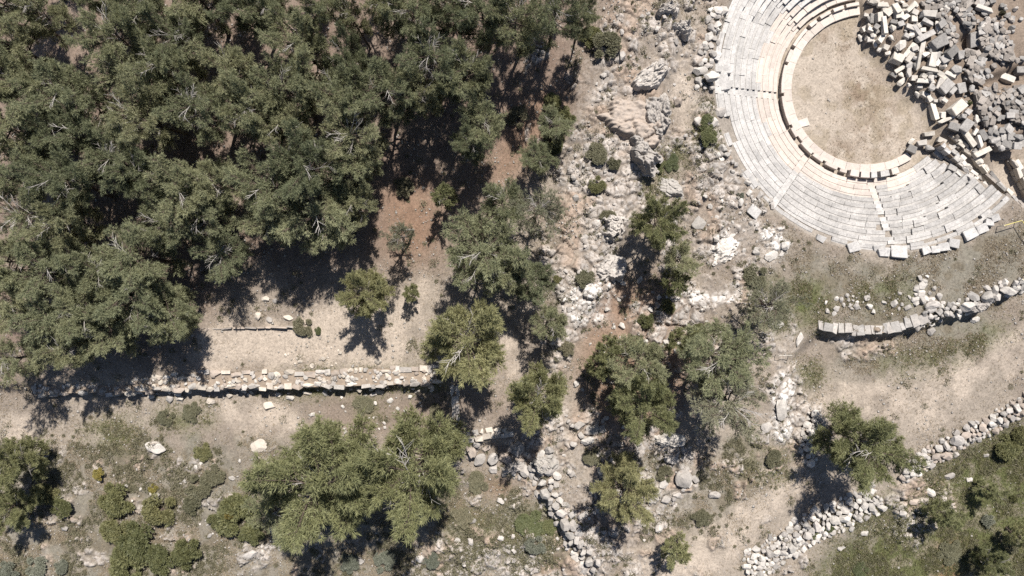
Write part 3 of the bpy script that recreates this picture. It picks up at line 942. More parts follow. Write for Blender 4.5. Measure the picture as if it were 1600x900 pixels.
masonry_mass('flat mortared masonry block in the middle of the stage ruin', crop1((1075, 650), (1120, 595), (1215, 600), (1300, 660), (1310, 705), (1190, 770), (1100, 740)), -2.7, .55, 26)
masonry_mass('dark masonry wall with round hole right of the lower heap', crop2((1000, 190), (1250, 95), (1330, 500), (1250, 570), (1120, 600), (1050, 420)), -2.6, .5, 46)
masonry_mass('broad dark masonry at the right edge of the stage ruin', crop2((1310, 225), (1450, 150), (1700, 60), (1750, 620), (1600, 590), (1430, 520)), -2.5, .5, 80)
masonry_mass('layered grey masonry corner above the tan room floor', crop2((1080, 720), (1210, 660), (1420, 620), (1590, 830), (1490, 900), (1300, 910), (1230, 800)), -2.6, .75, 34, 'grey_block')
masonry_mass('narrow dark wall slanting down from the top heap', crop1((795, 115), (880, 90), (1000, 385), (925, 415)), -2.5, .5, 26)
masonry_mass('short dark wall beside the slanting wall, upper stage ruin', crop1((955, 70), (1060, 40), (1190, 200), (1080, 255)), -2.6, .5, 26)
masonry_mass('grey rubble mass left of the tan strip at upper right', crop1((1190, 230), (1330, 180), (1440, 260), (1540, 560), (1400, 560), (1250, 480), (1200, 380)), -2.7, .55, 80)
masonry_mass('dark rubble at the top edge above the stage ruin', crop1((640, 20), (830, -60), (1290, -80), (1330, 40), (1100, 30), (850, 90), (690, 80)), -2.8, .55, 60)
masonry_mass('small dark masonry patch under the pale slab, stage ruin', crop1((1060, 560), (1080, 440), (1200, 470), (1260, 560), (1200, 590), (1110, 590)), -2.9, .5, 22)


def strip_points(path, z):
    return [Vector(W(u, v, z)) for u, v in path]


def walk(pts, step):
    """points and directions along a poly-line"""
    d, i, out = 0.0, 0, []
    segs = [(a, b, (b - a).length) for a, b in zip(pts[:-1], pts[1:])]
    total = sum(s[2] for s in segs)

    def at(t):
        for a, b, l in segs:
            if t <= l:
                return a + (b - a) * (t / l), (b - a).normalized()
            t -= l
        return segs[-1][1], (segs[-1][1] - segs[-1][0]).normalized()
    return at, total


def stone_wall(name, label, path, width, ztop, depth, mats, face=(.5, 1.1), infill=0.0, inf_size=.28, courses=1, sides=(-1, 1), group=None, jit=.06, core=True, facedepth=.42, gap=0.0, cut=.62):
    pts = strip_points(path, ztop)
    at, total = walk(pts, .1)
    mid, _d = at(total / 2)
    base = Vector((mid.x, mid.y, ztop - depth))
    o = tag(empty(name, base), label, 'wall', group, path[len(path) // 2])
    if core:
        n = max(2, int(total / 1.2))
        L_, R_ = [], []
        for i in range(n + 1):
            p, d = at(total * i / n)
            nrm = Vector((-d.y, d.x, 0))
            L_.append(p + nrm * (width / 2 - .12))
            R_.append(p - nrm * (width / 2 - .12))
        prism('core', [(p.x, p.y) for p in L_ + R_[::-1]], ztop - depth - .3, ztop - .2, o, M['earth'], base)
    for sd in sides:
        for c in range(courses):
            t = rnd.uniform(0, .3)
            while t < total:
                L = rnd.uniform(*face)
                if rnd.random() < gap:
                    t += L
                    continue
                p, d = at(t + L / 2)
                nrm = Vector((-d.y, d.x, 0))
                dep = facedepth * rnd.uniform(.75, 1.35)
                hh = depth / courses * 1.0
                q = p + nrm * sd * (width / 2 - dep / 2 + rnd.uniform(-jit, jit) * 1.4) - Vector((0, 0, hh * (c + .5) + rnd.uniform(-.04, .06)))
                useb = rnd.random() < cut
                link('stone', rnd.choice(BLOCKS if useb else STONES), o, M[rnd.choice(mats)], q - base, (rnd.uniform(-.06, .06), rnd.uniform(-.06, .06), math.atan2(d.y, d.x) + rnd.uniform(-.12, .12)), (L * (.97 if useb else 1.15), dep * (1 if useb else 1.2), hh * (1.0 if useb else 1.25)))
                t += L
    for i in range(int(infill * total)):
        p, d = at(rnd.uniform(0, total))
        nrm = Vector((-d.y, d.x, 0))
        s = inf_size * rnd.uniform(.6, 1.7)
        q = p + nrm * rnd.uniform(-.5, .5) * (width - 2 * facedepth + .2) + Vector((0, 0, -.14 + rnd.uniform(-.06, .08)))
        link('stone', rnd.choice(STONES), o, M[rnd.choice(mats)], q - base, rot3(.4), (s * 1.3, s, s * .8))
    return o


stone_wall('terrace_wall', 'long cream double-faced stone wall along the terrace edge', [(205, 601), (300, 596), (420, 594), (520, 592), (600, 589), (682, 587)], 1.75, .42, 1.1, ['wall_stone', 'brown_rock', 'white_rock', 'limestone', 'wall_stone'], infill=6.0, courses=2, jit=.16, gap=.05, cut=.4, face=(.35, 1.15))
stone_wall('terrace_wall', 'shaded stone wall under the pines at the left edge', [(52, 608), (90, 604), (130, 603), (203, 602)], 1.6, .25, 1.0, ['limestone', 'wall_stone', 'brown_rock', 'grey_block'], infill=6, courses=2, gap=.25, jit=.18, cut=.35)
stone_wall('corner_wall', 'shadowed dark stone wall running down from the long terrace wall', [(711, 600), (711, 640), (711, 682)], .8, .3, 1.5, ['limestone', 'white_rock'], courses=2, sides=(1, -1), face=(.7, 1.3), infill=1)
stone_wall('low_wall', 'short stretch of pale squared wall below the shadowed corner', [(706, 685), (750, 680), (796, 674)], 1.1, .25, 1.2, ['white_rock', 'wall_stone'], courses=1, face=(.55, 1.0), infill=2.5)
stone_wall('retaining_wall', 'curved retaining wall of upright grey slabs above the track', [(1278, 508), (1310, 513), (1345, 516), (1385, 514), (1425, 505), (1444, 499)], .95, .22, 1.5, ['limestone', 'grey_block', 'limestone', 'white_rock'], face=(.4, .95), courses=1, sides=(-1,), facedepth=.85, jit=.06, cut=1.1)
stone_wall('sill_shade_strip', 'thin edging line across the pale terrace, coloured dark for a step shadow', [(282, 517), (340, 515), (456, 512)], .3, float(G(*W(380, 514, 0)[:2])) + .32, .5, ['masonry', 'brown_rock'], face=(.6, 1.6), sides=(1,), core=False, facedepth=.13, jit=.01)  # low step; its dark stone colour stands in for the shadow line
stone_wall('passage_wall', 'narrow yellowish wall beside the passage right of the seating', [(1488, 208), (1510, 230), (1532, 254)], .62, -3.3, 1.3, ['cream_block', 'wall_stone'], face=(.7, 1.5), courses=2, facedepth=.32)
stone_wall('passage_wall', 'long shaded wall climbing to the right edge below the ruin', [(1535, 257), (1565, 290), (1606, 331)], .6, -3.2, 1.4, ['masonry', 'cream_block', 'grey_block'], face=(.7, 1.4), courses=2, facedepth=.3)
stone_wall('passage_wall', 'short wall along the edge of the tan room at right', [(1586, 246), (1598, 272), (1612, 300)], .6, -3.3, 1.2, ['cream_block', 'masonry'], face=(.6, 1.2), courses=2, facedepth=.3)
stone_wall('passage_kerb', 'line of pale broken blocks closing the seating at lower right', [(1474, 222), (1500, 250), (1530, 280), (1556, 312), (1578, 340)], .7, -2.8, 1.6, ['grey_seat', 'pale_block', 'white_rock'], face=(.4, .9), courses=2, facedepth=.4, gap=.15)


def bank(name, label, path, width, sizes, count, mats, group='rubble banks of loose stones', hump=.35):
    pts = [Vector((*on_ground(u, v)[:2], 0)) for u, v in path]
    at, total = walk(pts, .1)
    mid, _d = at(total / 2)
    base = Vector((mid.x, mid.y, float(G(mid.x, mid.y))))
    o = tag(empty(name, base), label, 'stone bank', group, path[len(path) // 2])
    used = []
    tries = 0
    while len(used) < count and tries < count * 30:
        tries += 1
        p, d = at(rnd.uniform(0, total))
        off = rnd.gauss(0, .42)
        if abs(off) > 1.1:
            continue
        nrm = Vector((-d.y, d.x, 0))
        q = p + nrm * off * width
        s = rnd.uniform(*sizes) * (1.25 - .5 * abs(off)) * (1.5 if rnd.random() < .1 else 1)
        if any((q.x - a) ** 2 + (q.y - b) ** 2 < (.4 * (s + c)) ** 2 for a, b, c in used):
            continue
        used.append((q.x, q.y, s))
        z = float(G(q.x, q.y)) + hump * max(0, 1 - abs(off) * 1.4) + s * .12
        big = s > .75
        link('stone', rnd.choice(BOULDERS if big else STONES), o, M[rnd.choice(mats)], Vector((q.x, q.y, z)) - base, rot3(.5), (s * rnd.uniform(1.0, 1.45), s * rnd.uniform(.85, 1.15), s * rnd.uniform(.65, .9)))
    return o


bank('rubble_bank', 'wide bank of white boulders at the bottom edge below the track', [(1165, 890), (1230, 850), (1290, 812), (1330, 800), (1372, 775)], 1.5, (.28, .95), 210, ['white_rock', 'white_rock', 'limestone'])
bank('rubble_bank', 'line of white boulders climbing to the right edge', [(1405, 745), (1440, 722), (1480, 700), (1530, 672), (1570, 650), (1612, 625)], 1.0, (.28, .9), 120, ['white_rock', 'limestone', 'brown_rock'])
bank('rubble_bank', 'small upright bank of white stones left of the big round tree', [(1272, 645), (1262, 680), (1258, 700), (1265, 722)], .6, (.35, .75), 44, ['white_rock'])
bank('rubble_bank', 'grey rubble trailing right from the curved retaining wall', [(1440, 500), (1470, 488), (1505, 482), (1535, 468), (1570, 452), (1610, 440)], .8, (.35, .95), 60, ['limestone', 'grey_block', 'white_rock'])
bank('rubble_bank', 'double line of stones stepping down to the bottom edge', [(838, 716), (862, 735), (850, 765), (880, 800), (900, 850), (925, 890)], .9, (.45, 1.1), 80, ['limestone', 'white_rock', 'limestone'])
bank('rubble_bank', 'rough stone ledge below the short squared wall', [(735, 705), (765, 715), (800, 728), (830, 735)], .9, (.6, 1.4), 26, ['limestone', 'brown_rock'])
bank('rubble_bank', 'scatter of white stones on the scrub above the curved wall', [(1290, 480), (1330, 470), (1380, 476), (1430, 470), (1480, 460)], 1.2, (.2, .55), 34, ['white_rock', 'limestone'], hump=0)
bank('rubble_bank', 'short row of stones running up toward the seating', [(1436, 468), (1437, 450), (1440, 430)], .5, (.4, .8), 14, ['white_rock'], hump=0)
bank('rubble_bank', 'crumbling stony rim outside the upper left seating', [(1122, 10), (1112, 50), (1106, 90), (1102, 140)], .8, (.35, .8), 30, ['white_rock', 'limestone'], hump=.1)
bank('rubble_bank', 'crumbling stony rim outside the lower left seating', [(1130, 235), (1150, 270), (1180, 300), (1215, 335)], .8, (.3, .7), 24, ['white_rock', 'limestone'], hump=.1)


# ------------------------------------------------------------------ single boulders and loose stones
def boulder(u, v, L, Wd, hgt, ang, mat, label, cat='boulder', group=None, name='boulder', sink=.3, shapes=BOULDERS):
    x, y, z = on_ground(u, v, hgt * .5)
    if name == 'boulder' and L > 1.7 and u > 440:
        shapes, name, L, Wd, sink = CRAGS, 'rock_outcrop', L * 1.25, Wd * 1.2, .2
    o = link(name, rnd.choice(shapes), None, M[mat], (x, y, z + hgt * (.5 - sink)), (rnd.uniform(-.1, .1), rnd.uniform(-.1, .1), -math.radians(ang)), (L, Wd, hgt))
    return tag(o, label, cat, group, (u, v))


for args in [(985, 188, 5.0, 4.0, 1.7, 10, 'brown_rock', 'broad brownish flat-topped outcrop in the middle of the rocky strip'), (1031, 182, 2.2, 3.6, 2.0, -8, 'limestone', 'grey egg-shaped outcrop leaning on the broad brown one'),
             (1005, 240, 3.2, 2.6, 1.9, 30, 'limestone', 'lower grey outcrop with deep shadow on its right'), (1020, 118, 3.4, 1.9, 1.7, -35, 'limestone', 'grey outcrop ridge above the broad brown one'), (1046, 10, 1.9, 1.3, 1.4, 0, 'limestone', 'dark grey outcrop at the top edge of the rocky strip'),
             (1070, 40, 1.9, 1.5, 1.7, 30, 'limestone', 'grey outcrop with a dark cleft near the top edge'), (960, 355, 1.9, 2.0, 1.3, 0, 'limestone', 'grey outcrop right of the pale rocky slope, with shadow'), (955, 380 + 40, 2.2, 2.6, 1.2, 10, 'limestone', 'rounded rough outcrop at the lower end of the rocky slope'),
             (1095, 110, 1.5, 1.1, .9, 15, 'white_rock', 'pale rock between the rocky strip and the seating'), (1060, 150 + 8, .9, 1.1, .8, 0, 'brown_rock', 'small brownish rock right of the egg-shaped outcrop'), (1093, 188, 1.0, 1.1, .8, 0, 'limestone', 'grey rock at the left of the green hollow'),
             (1116, 190, 1.2, 1.0, .8, 0, 'limestone', 'grey rock at the right of the green hollow'), (1125, 175, 1.1, 1.4, .8, 30, 'limestone', 'dark rock between the green hollow and the seating'), (1130, 232, 1.0, .9, .8, 0, 'white_rock', 'pale rock under the green hollow against the seating'),
             (1048, 290, 2.3, 1.8, .7, 30, 'white_rock', 'bright white crumbling rock patch below the rocky strip'), (1092, 348, 1.6, 1.5, .6, 30, 'white_rock', 'white rough rock right of the round pine'), (1135, 388, 2.4, 1.6, .6, -35, 'white_rock', 'white crumbling rock left of the lower rim'),
             (1228, 383, .95, 1.0, .6, 10, 'white_rock', 'isolated white block below the lower left rim'), (1206, 400, 1.4, 1.3, .5, 0, 'white_rock', 'pale weathered rock left of an isolated white block'),
             (241, 699, 2.1, 1.3, .9, 8, 'white_rock', 'large pale boulder lying alone in the lower left scrub'), (404, 697, 1.6, 1.4, .35, 0, 'wall_stone', 'round pitted pale stone flat in the lower left scrub'), (63, 705, 1.7, 1.4, .8, 20, 'brown_rock', 'brownish pitted boulder at the tree shadow, lower left'),
             (419, 634, 1.25, 1.0, .6, 25, 'wall_stone', 'pale rounded block on bare ground below the terrace wall'), (453, 622, .85, .6, .5, 10, 'pale_block', 'small squared block below the terrace wall'), (402, 494, .65, .9, .45, 20, 'wall_stone', 'pale upright stone on the terrace above the edging line'),
             (420, 499, .6, .75, .3, -30, 'limestone', 'greyish flat stone on the terrace right of a pale one'), (450, 496, 1.0, .55, .4, 5, 'wall_stone', 'long pale stone on the terrace beside a low bush'), (414, 467, .8, .55, .4, 10, 'wall_stone', 'pale stone in the pine shadow edge above the terrace'), (430, 470, .65, .5, .35, 0, 'limestone', 'dark stone next to a pale one above the terrace'),
             (591, 565, .85, .6, .45, 0, 'wall_stone', 'cut pale block resting on the terrace wall\'s upper edge'), (610, 626, .8, .55, .4, -15, 'white_rock', 'oval white stone below the right of the terrace wall'), (480, 614, .9, .5, .45, 10, 'wall_stone', 'oblong pale stone at the foot of the terrace wall'),
             (507, 614, .5, .8, .4, -30, 'limestone', 'slanting stone at the foot of the terrace wall'), (584, 616, .8, .5, .35, -20, 'limestone', 'pointed grey stone at the foot of the terrace wall'), (488, 648, .5, .6, .3, 40, 'white_rock', 'curved white stone below the terrace wall'),
             (328, 627, 1.1, .7, .4, 10, 'wall_stone', 'broad dull stone below the terrace wall beside low scrub'), (280, 623, .8, .6, .5, 0, 'wall_stone', 'pale stone fallen from the terrace wall, left part'), (264, 624, .7, .9, .5, 30, 'limestone', 'leaning slab fallen from the terrace wall, left part'),
             (657, 874, 1.0, .85, .7, 0, 'white_rock', 'white rounded boulder near the bottom edge'), (562, 877, .85, .7, .6, 0, 'limestone', 'greyish boulder near the bottom edge under the big pine'), (628, 816, .8, .6, .5, 0, 'brown_rock', 'brown stone in the deep shadow of the bottom pines'),
             (100, 827, .75, .6, .5, 0, 'limestone', 'grey rock beside the shadow at lower left'), (362, 747, .7, .5, .3, 0, 'white_rock', 'small white stone patch in the lower left scrub'), (430, 820, 1.6, 2.2, 1.0, 20, 'brown_rock', 'smooth tan rock face left under the big bottom pine'), (390, 868, 2.0, .8, .8, -20, 'limestone', 'dark undercut ledge near the bottom edge'),
             (1437, 510, .9, 1.2, .8, 10, 'limestone', 'grey stone fallen below the right end of the curved wall'), (1458, 518, 1.0, .9, .8, 0, 'limestone', 'dark stone fallen beside the grey one below the curved wall'), (1525, 500, 1.0, .8, .6, 0, 'white_rock', 'pale rock at the track edge under the rubble line'),
             (1530, 478, 1.9, 1.2, 1.0, -10, 'limestone', 'large grey boulder in the rubble line above the track'), (1460, 478, 1.5, 1.0, .9, -20, 'limestone', 'large rough boulder at the start of the rubble line'), (1583, 456, 1.5, 1.1, 1.0, -30, 'limestone', 'grey boulder in the rubble line at the right edge'),
             (1485, 745, 1.2, .9, .7, 0, 'limestone', 'grey rock on the green slope under the boulder line'), (1454, 770, 1.5, .9, .6, 30, 'white_rock', 'jagged pale rock on the green slope'), (1430, 785, 1.1, .9, .6, 0, 'brown_rock', 'tan rock beside the jagged pale rock'), (1412, 803, .9, .7, .5, 20, 'limestone', 'small dark rock at the lower edge of the jagged rocks'),
             (1516, 750, .8, .6, .4, 0, 'white_rock', 'small pale rock higher on the green slope'), (1542, 712, .7, .5, .4, 0, 'white_rock', 'small pale stone on the green slope near the right edge'), (1352, 834, .9, .7, .5, 0, 'white_rock', 'white stone just off the lower right of the boulder bank'), (1315, 857, .9, .6, .4, 0, 'white_rock', 'long white stone off the boulder bank near the bottom'),
             (858, 705, 1.0, .8, .8, 0, 'limestone', 'dark grey boulder at the corner shadow of a pine, lower middle'), (850, 730, 1.9, 1.5, 1.0, 20, 'white_rock', 'big white boulder at the bend of the stone line'), (832, 740, 1.0, 1.4, .9, 0, 'limestone', 'grey boulder standing by a dark gap in the stone line'), (805, 730, 2.2, 1.6, .9, 0, 'limestone', 'wide flat grey boulder above the reddish scrub patch'),
             (918, 690, 1.3, 1.0, .7, 0, 'white_rock', 'pale rock on the slope between two lower pines'), (905, 665, 1.2, .9, .6, 0, 'limestone', 'grey rock up the slope between two lower pines'), (925, 672, 1.4, 1.1, .6, 0, 'limestone', 'rough grey rock right of another between the lower pines'), (1048, 690, 2.2, 1.4, .7, 10, 'white_rock', 'pale rock cluster below the middle pines'), (1050, 718, 1.6, 1.0, .6, 0, 'limestone', 'flat grey rock under the pale cluster'),
             (1070, 750, 1.6, 2.0, .7, 0, 'limestone', 'long grey rock right of the lower round pine'), (1118, 775, 1.2, .8, .7, 0, 'limestone', 'dark pitted rock beside the track, bottom middle'), (1058, 775, .9, .7, .6, 0, 'limestone', 'small pitted rock left of the dark one, bottom middle'), (1200, 668, 1.3, 1.1, .6, 0, 'limestone', 'grey rock at the left edge of the track below the airy pine'), (1222, 640, 1.2, 2.4, .7, 0, 'white_rock', 'long white rock along the left edge of the track'),
             (1215, 505, 1.4, 1.0, .5, 0, 'white_rock', 'white rock left of the curved retaining wall'), (1250, 530, .7, 1.6, .4, 10, 'white_rock', 'thin white rock ridge near the end of the curved wall')]:
    boulder(*args)
# loose stones scattered where the photograph shows stony ground
SPOTS = [('loose stone on the pale rocky slope left of the outcrops', [(870, 240), (960, 240), (970, 430), (880, 500)], 30, (.25, .7), 'limestone', 'loose stones on the rocky slope'),
         ('loose stone on the stony ground between the middle pines', [(900, 440), (1120, 430), (1100, 560), (900, 620)], 40, (.2, .6), 'white_rock', 'loose stones between the middle pines'),
         ('loose stone on the rocky slope at bottom middle', [(860, 640), (1000, 660), (1100, 760), (1000, 860), (900, 800)], 60, (.25, .8), 'limestone', 'loose stones at bottom middle'),
         ('loose white stone in the rubble strewn patch below the terrace wall', [(520, 620), (650, 615), (690, 680), (540, 690)], 34, (.18, .42), 'white_rock', 'loose stones below the terrace wall'),
         ('loose white stone in the lower left scrub', [(150, 720), (420, 700), (420, 830), (330, 840), (150, 760)], 40, (.18, .45), 'white_rock', 'loose stones in the lower left scrub'),
         ('loose stone on the weathered rock below the lower left rim', [(1100, 300), (1180, 310), (1236, 400), (1180, 440), (1100, 400)], 22, (.25, .6), 'white_rock', 'loose stones below the lower left rim'),
         ('loose stone in the scrub between bottom pine and stone line', [(720, 760), (860, 790), (900, 890), (700, 890)], 36, (.2, .6), 'limestone', 'loose stones near the bottom edge'),
         ('loose stone on top of the rocky strip at upper middle', [(920, 100), (1000, 20), (1100, 10), (1090, 240), (900, 220)], 28, (.25, .7), 'limestone', 'loose stones on the rocky strip'),
         ('loose stone spilled at the foot of the long terrace wall', [(220, 612), (680, 603), (680, 612), (220, 622)], 40, (.2, .6), 'wall_stone', 'stones spilled at the wall foot'),
         ('loose stone strewn on the terrace above the long wall', [(440, 540), (540, 540), (530, 572), (450, 575)], 18, (.18, .45), 'wall_stone', 'loose stones on the terrace')]
for lb, poly, n, (s0, s1), mt, grp in SPOTS:
    us, vs_ = [p[0] for p in poly], [p[1] for p in poly]
    k = 0
    while k < n:
        u, v = rnd.uniform(min(us), max(us)), rnd.uniform(min(vs_), max(vs_))
        if not inpoly(np.array([u]), np.array([v]), poly)[0]:
            continue
        s = s0 + (s1 - s0) * rnd.random() ** 2
        boulder(u, v, s * rnd.uniform(1, 1.5), s, s * .75, rnd.uniform(0, 180), mt, lb, 'stone', grp, 'loose_stone', .25, STONES)
        k += 1


# ------------------------------------------------------------------ plants
def tube(vs, fs, pts, radii, n=5):
    b0 = len(vs)
    pts = [np.asarray(p, float) for p in pts]
    for i, p in enumerate(pts):
        d = pts[min(i + 1, len(pts) - 1)] - pts[max(i - 1, 0)]
        d = d / (np.linalg.norm(d) + 1e-9)
        a = np.cross(d, (0.31, 0.2, 0.93) if abs(d[2]) < .9 else (1, 0, 0))
        a /= np.linalg.norm(a)
        b = np.cross(d, a)
        for k in range(n):
            t = 2 * math.pi * k / n
            vs.append(tuple(p + radii[i] * (math.cos(t) * a + math.sin(t) * b)))
    for i in range(len(pts) - 1):
        for k in range(n):
            q, r = b0 + i * n + k, b0 + i * n + (k + 1) % n
            fs.append((q, r, r + n, q + n))
    fs.append(tuple(b0 + (len(pts) - 1) * n + k for k in range(n)))


def blades(cent, outw, r, per, length, width, up=0.35, spread=0.75):
    """needle tufts: `per` thin pointed blades out of every centre"""
    n = len(cent)
    c = np.repeat(cent, per, 0)
    d = np.repeat(outw, per, 0) + r.normal(size=(n * per, 3)) * spread
    d[:, 2] += up
    d /= np.linalg.norm(d, axis=1)[:, None]
    s = np.cross(d, r.normal(size=d.shape) * .55 + np.array([0, 0, 1.0]))
    s /= np.linalg.norm(s, axis=1)[:, None] + 1e-9
    L = length * r.uniform(.6, 1.25, (n * per, 1))
    wv = s * width * .5 * r.uniform(.7, 1.3, (n * per, 1))
    v = np.stack([c - wv, c + wv, c + d * L], 1).reshape(-1, 3)
    return v


def pine(seed, h=10.0, cr=3.3, limbs=19, per_limb=22, tufts=15, clump=(.8, 1.5), bare=7, low=.34, blade=(.36, .046), wind=0.0, blades_per=5):
    r = np.random.default_rng(seed)
    tv, tf, lv, lf, dv, df = [], [], [], [], [], []
    bend = r.normal(size=2) * .35
    tp = lambda z: np.array([bend[0] * math.sin(z / h * 2.4) + .15 * math.sin(z * 1.1 + seed), bend[1] * math.sin(z / h * 2.0), z])
    zs = [-.4, 0, .4] + [h * t for t in (.15, .3, .45, .6, .75, .88, .97)]
    tr = 0.026 * h
    tube(tv, tf, [tp(z) for z in zs], [tr * 1.5, tr * 1.3] + [tr * (1.05 - .95 * max(z, 0) / h) for z in zs[2:]], 8)
    cents, outs = [], []
    az = r.uniform(0, 6.28)
    for i in range(limbs):
        t = (i + .5) / limbs
        z0 = h * (low + (.96 - low) * t)
        az += 2.4 + r.normal() * .35
        prof = (math.sin(math.pi * min(1, .18 + .82 * (1 - t) ** .8)) ** .6) if t > .25 else .78 + .5 * t
        ln = cr * prof * r.uniform(.62, 1.12)
        rise = r.uniform(.12, .5) + .55 * t
        d = np.array([math.cos(az), math.sin(az), 0])
        side = np.array([-d[1], d[0], 0])
        p0 = tp(z0)
        path = [p0 + d * ln * s + side * math.sin(s * 2 + seed) * .18 * ln * s + np.array([0, 0, ln * rise * (s ** 1.3) * .75]) for s in (0, .25, .5, .75, 1)]
        lr = .012 * h * (1.1 - .6 * t)
        tube(lv, lf, path, [lr, lr * .8, lr * .6, lr * .42, lr * .2], 5)
        for k in range(per_limb):                          # side twigs, each a feathery spray of needles
            s = .30 + .72 * (k + r.random()) / per_limb
            base = np.array([np.interp(s, (0, .25, .5, .75, 1), [q[a] for q in path]) for a in range(3)])
            sgn = 1 if k % 2 else -1
            dirn = d * r.uniform(.5, 1.0) + side * sgn * r.uniform(.1, 1.0) + np.array([0, 0, r.uniform(-.05, .75)])
            dirn /= np.linalg.norm(dirn)
            tl = r.uniform(*clump) * (1.25 - .45 * s) * (1.15 - .3 * t)
            end = base + dirn * tl
            tube(lv, lf, [base, base + dirn * tl * .6, end], [lr * .28, lr * .2, lr * .08], 3)
            n = int(tufts * r.uniform(.75, 1.25))
            along = .28 + .8 * r.random((n, 1)) ** .8
            q = r.normal(size=(n, 3)) * np.array([1, 1, .7])
            cents.append(base + dirn * tl * along + q * .13 * tl * (1.35 - .6 * along))
            outs.append(dirn * 1.1 + q * .35)
    for k in range(5):                                     # leader
        c = tp(h * r.uniform(.9, 1.0)) + r.normal(size=3) * np.array([.3, .3, .15])
        q = r.normal(size=(40, 3)) * .5
        cents.append(c + q * .55)
        outs.append(q)
    for k in range(bare):                                  # bleached leafless branches on top
        a, t = r.uniform(0, 6.28), r.uniform(.45, .95)
        p0 = tp(h * t)
        d = np.array([math.cos(a), math.sin(a), 0])
        ln = cr * r.uniform(.5, 1.0) * (1.15 - .4 * t)
        sd = np.array([-d[1], d[0], 0]) * r.uniform(-.15, .15)
        pts = [p0 + d * ln * s + sd * ln * s * s + np.array([0, 0, ln * (.75 * s - .2 * s * s) + .25 * s]) for s in (0, .35, .7, 1)]
        tube(dv, df, pts, [.04, .032, .024, .01], 4)
        for j in range(6):
            s = r.uniform(.35, .95)
            b = np.array([np.interp(s, (0, .35, .7, 1), [q[x] for q in pts]) for x in range(3)])
            e = b + d * ln * .26 + np.array([-d[1], d[0], 0]) * r.choice([-1, 1]) * ln * r.uniform(.08, .28) + np.array([0, 0, r.uniform(.0, .35)])
            tube(dv, df, [b, (b + e) / 2 + np.array([0, 0, .04]), e], [.02, .016, .007], 3)
    cents, outs = np.concatenate(cents), np.concatenate(outs)
    v = blades(cents, outs, r, blades_per, blade[0], blade[1])
    fol = mesh_np('crown', v, np.arange(len(v)).reshape(-1, 3))
    out = {'trunk': mesh_py('trunk', tv, tf), 'limbs': mesh_py('limbs', lv, lf), 'crown': fol}
    if bare:
        out['bare_branches'] = mesh_py('bare_branches', dv, df)
    for m_ in out.values():
        if not m_.materials:
            m_.materials.append(M['bark'])
    return out, h, cr


PINES = [pine(1), pine(2, 10.5, 3.2, 20, 22), pine(3, 9.5, 3.5, 18, 24), pine(4, 10, 3.3, 17, 21, 13, bare=14), pine(5, 9.0, 3.4, 20, 22, 16, bare=6), pine(6, 11, 3.0, 21, 20, 15, bare=8)]
SPARSE = [pine(21, 9.0, 3.4, 15, 18, 9, (.7, 1.3), 22), pine(22, 9, 3.3, 16, 16, 9, (.7, 1.3), 18)]
DENSE = [pine(31, 7.5, 3.6, 24, 26, 16, (.7, 1.3), 3, .16), pine(32, 7.0, 3.5, 23, 26, 16, (.7, 1.3), 9, .18)]
YOUNG = [pine(41, 4.0, 1.5, 14, 11, 13, (.4, .75), 0, .12, (.26, .05)), pine(42, 4.2, 1.4, 13, 10, 13, (.4, .7), 1, .15, (.26, .05))]
KIND = {'p': (PINES, 'needles'), 's': (SPARSE, 'grey_needles'), 'd': (DENSE, 'bright_needles'), 'y': (YOUNG, 'bright_needles')}
tree_n = [0]


def tree(u, v, rpx, h, kind, label, group=None, cat='tree', lean=0.0):
    protos, fm = KIND[kind]
    pr, h0, cr0 = protos[tree_n[0] % len(protos)]
    tree_n[0] += 1
    x, y, z = on_ground(u, v, h * .68)
    k = S * (H - h * .68) / H
    s = rpx * k / cr0 * .87
    o = empty('pine_tree', (x, y, z - .05), rnd.uniform(0, 6.283))
    o.scale = (s, s, h / h0)
    o.rotation_euler = (rnd.uniform(-.05, .05), rnd.uniform(-.05, .05), rnd.uniform(0, 6.283))
    tag(o, label, cat, group, (u, v))
    tk = link('trunk', pr['trunk'], o, M['bark'])
    link('crown', pr['crown'], o, M[fm])
    for nm in ('limbs', 'bare_branches'):
        if nm in pr:
            link(nm, pr[nm], tk, M['bark' if nm == 'limbs' else 'dead_wood'])
    return o


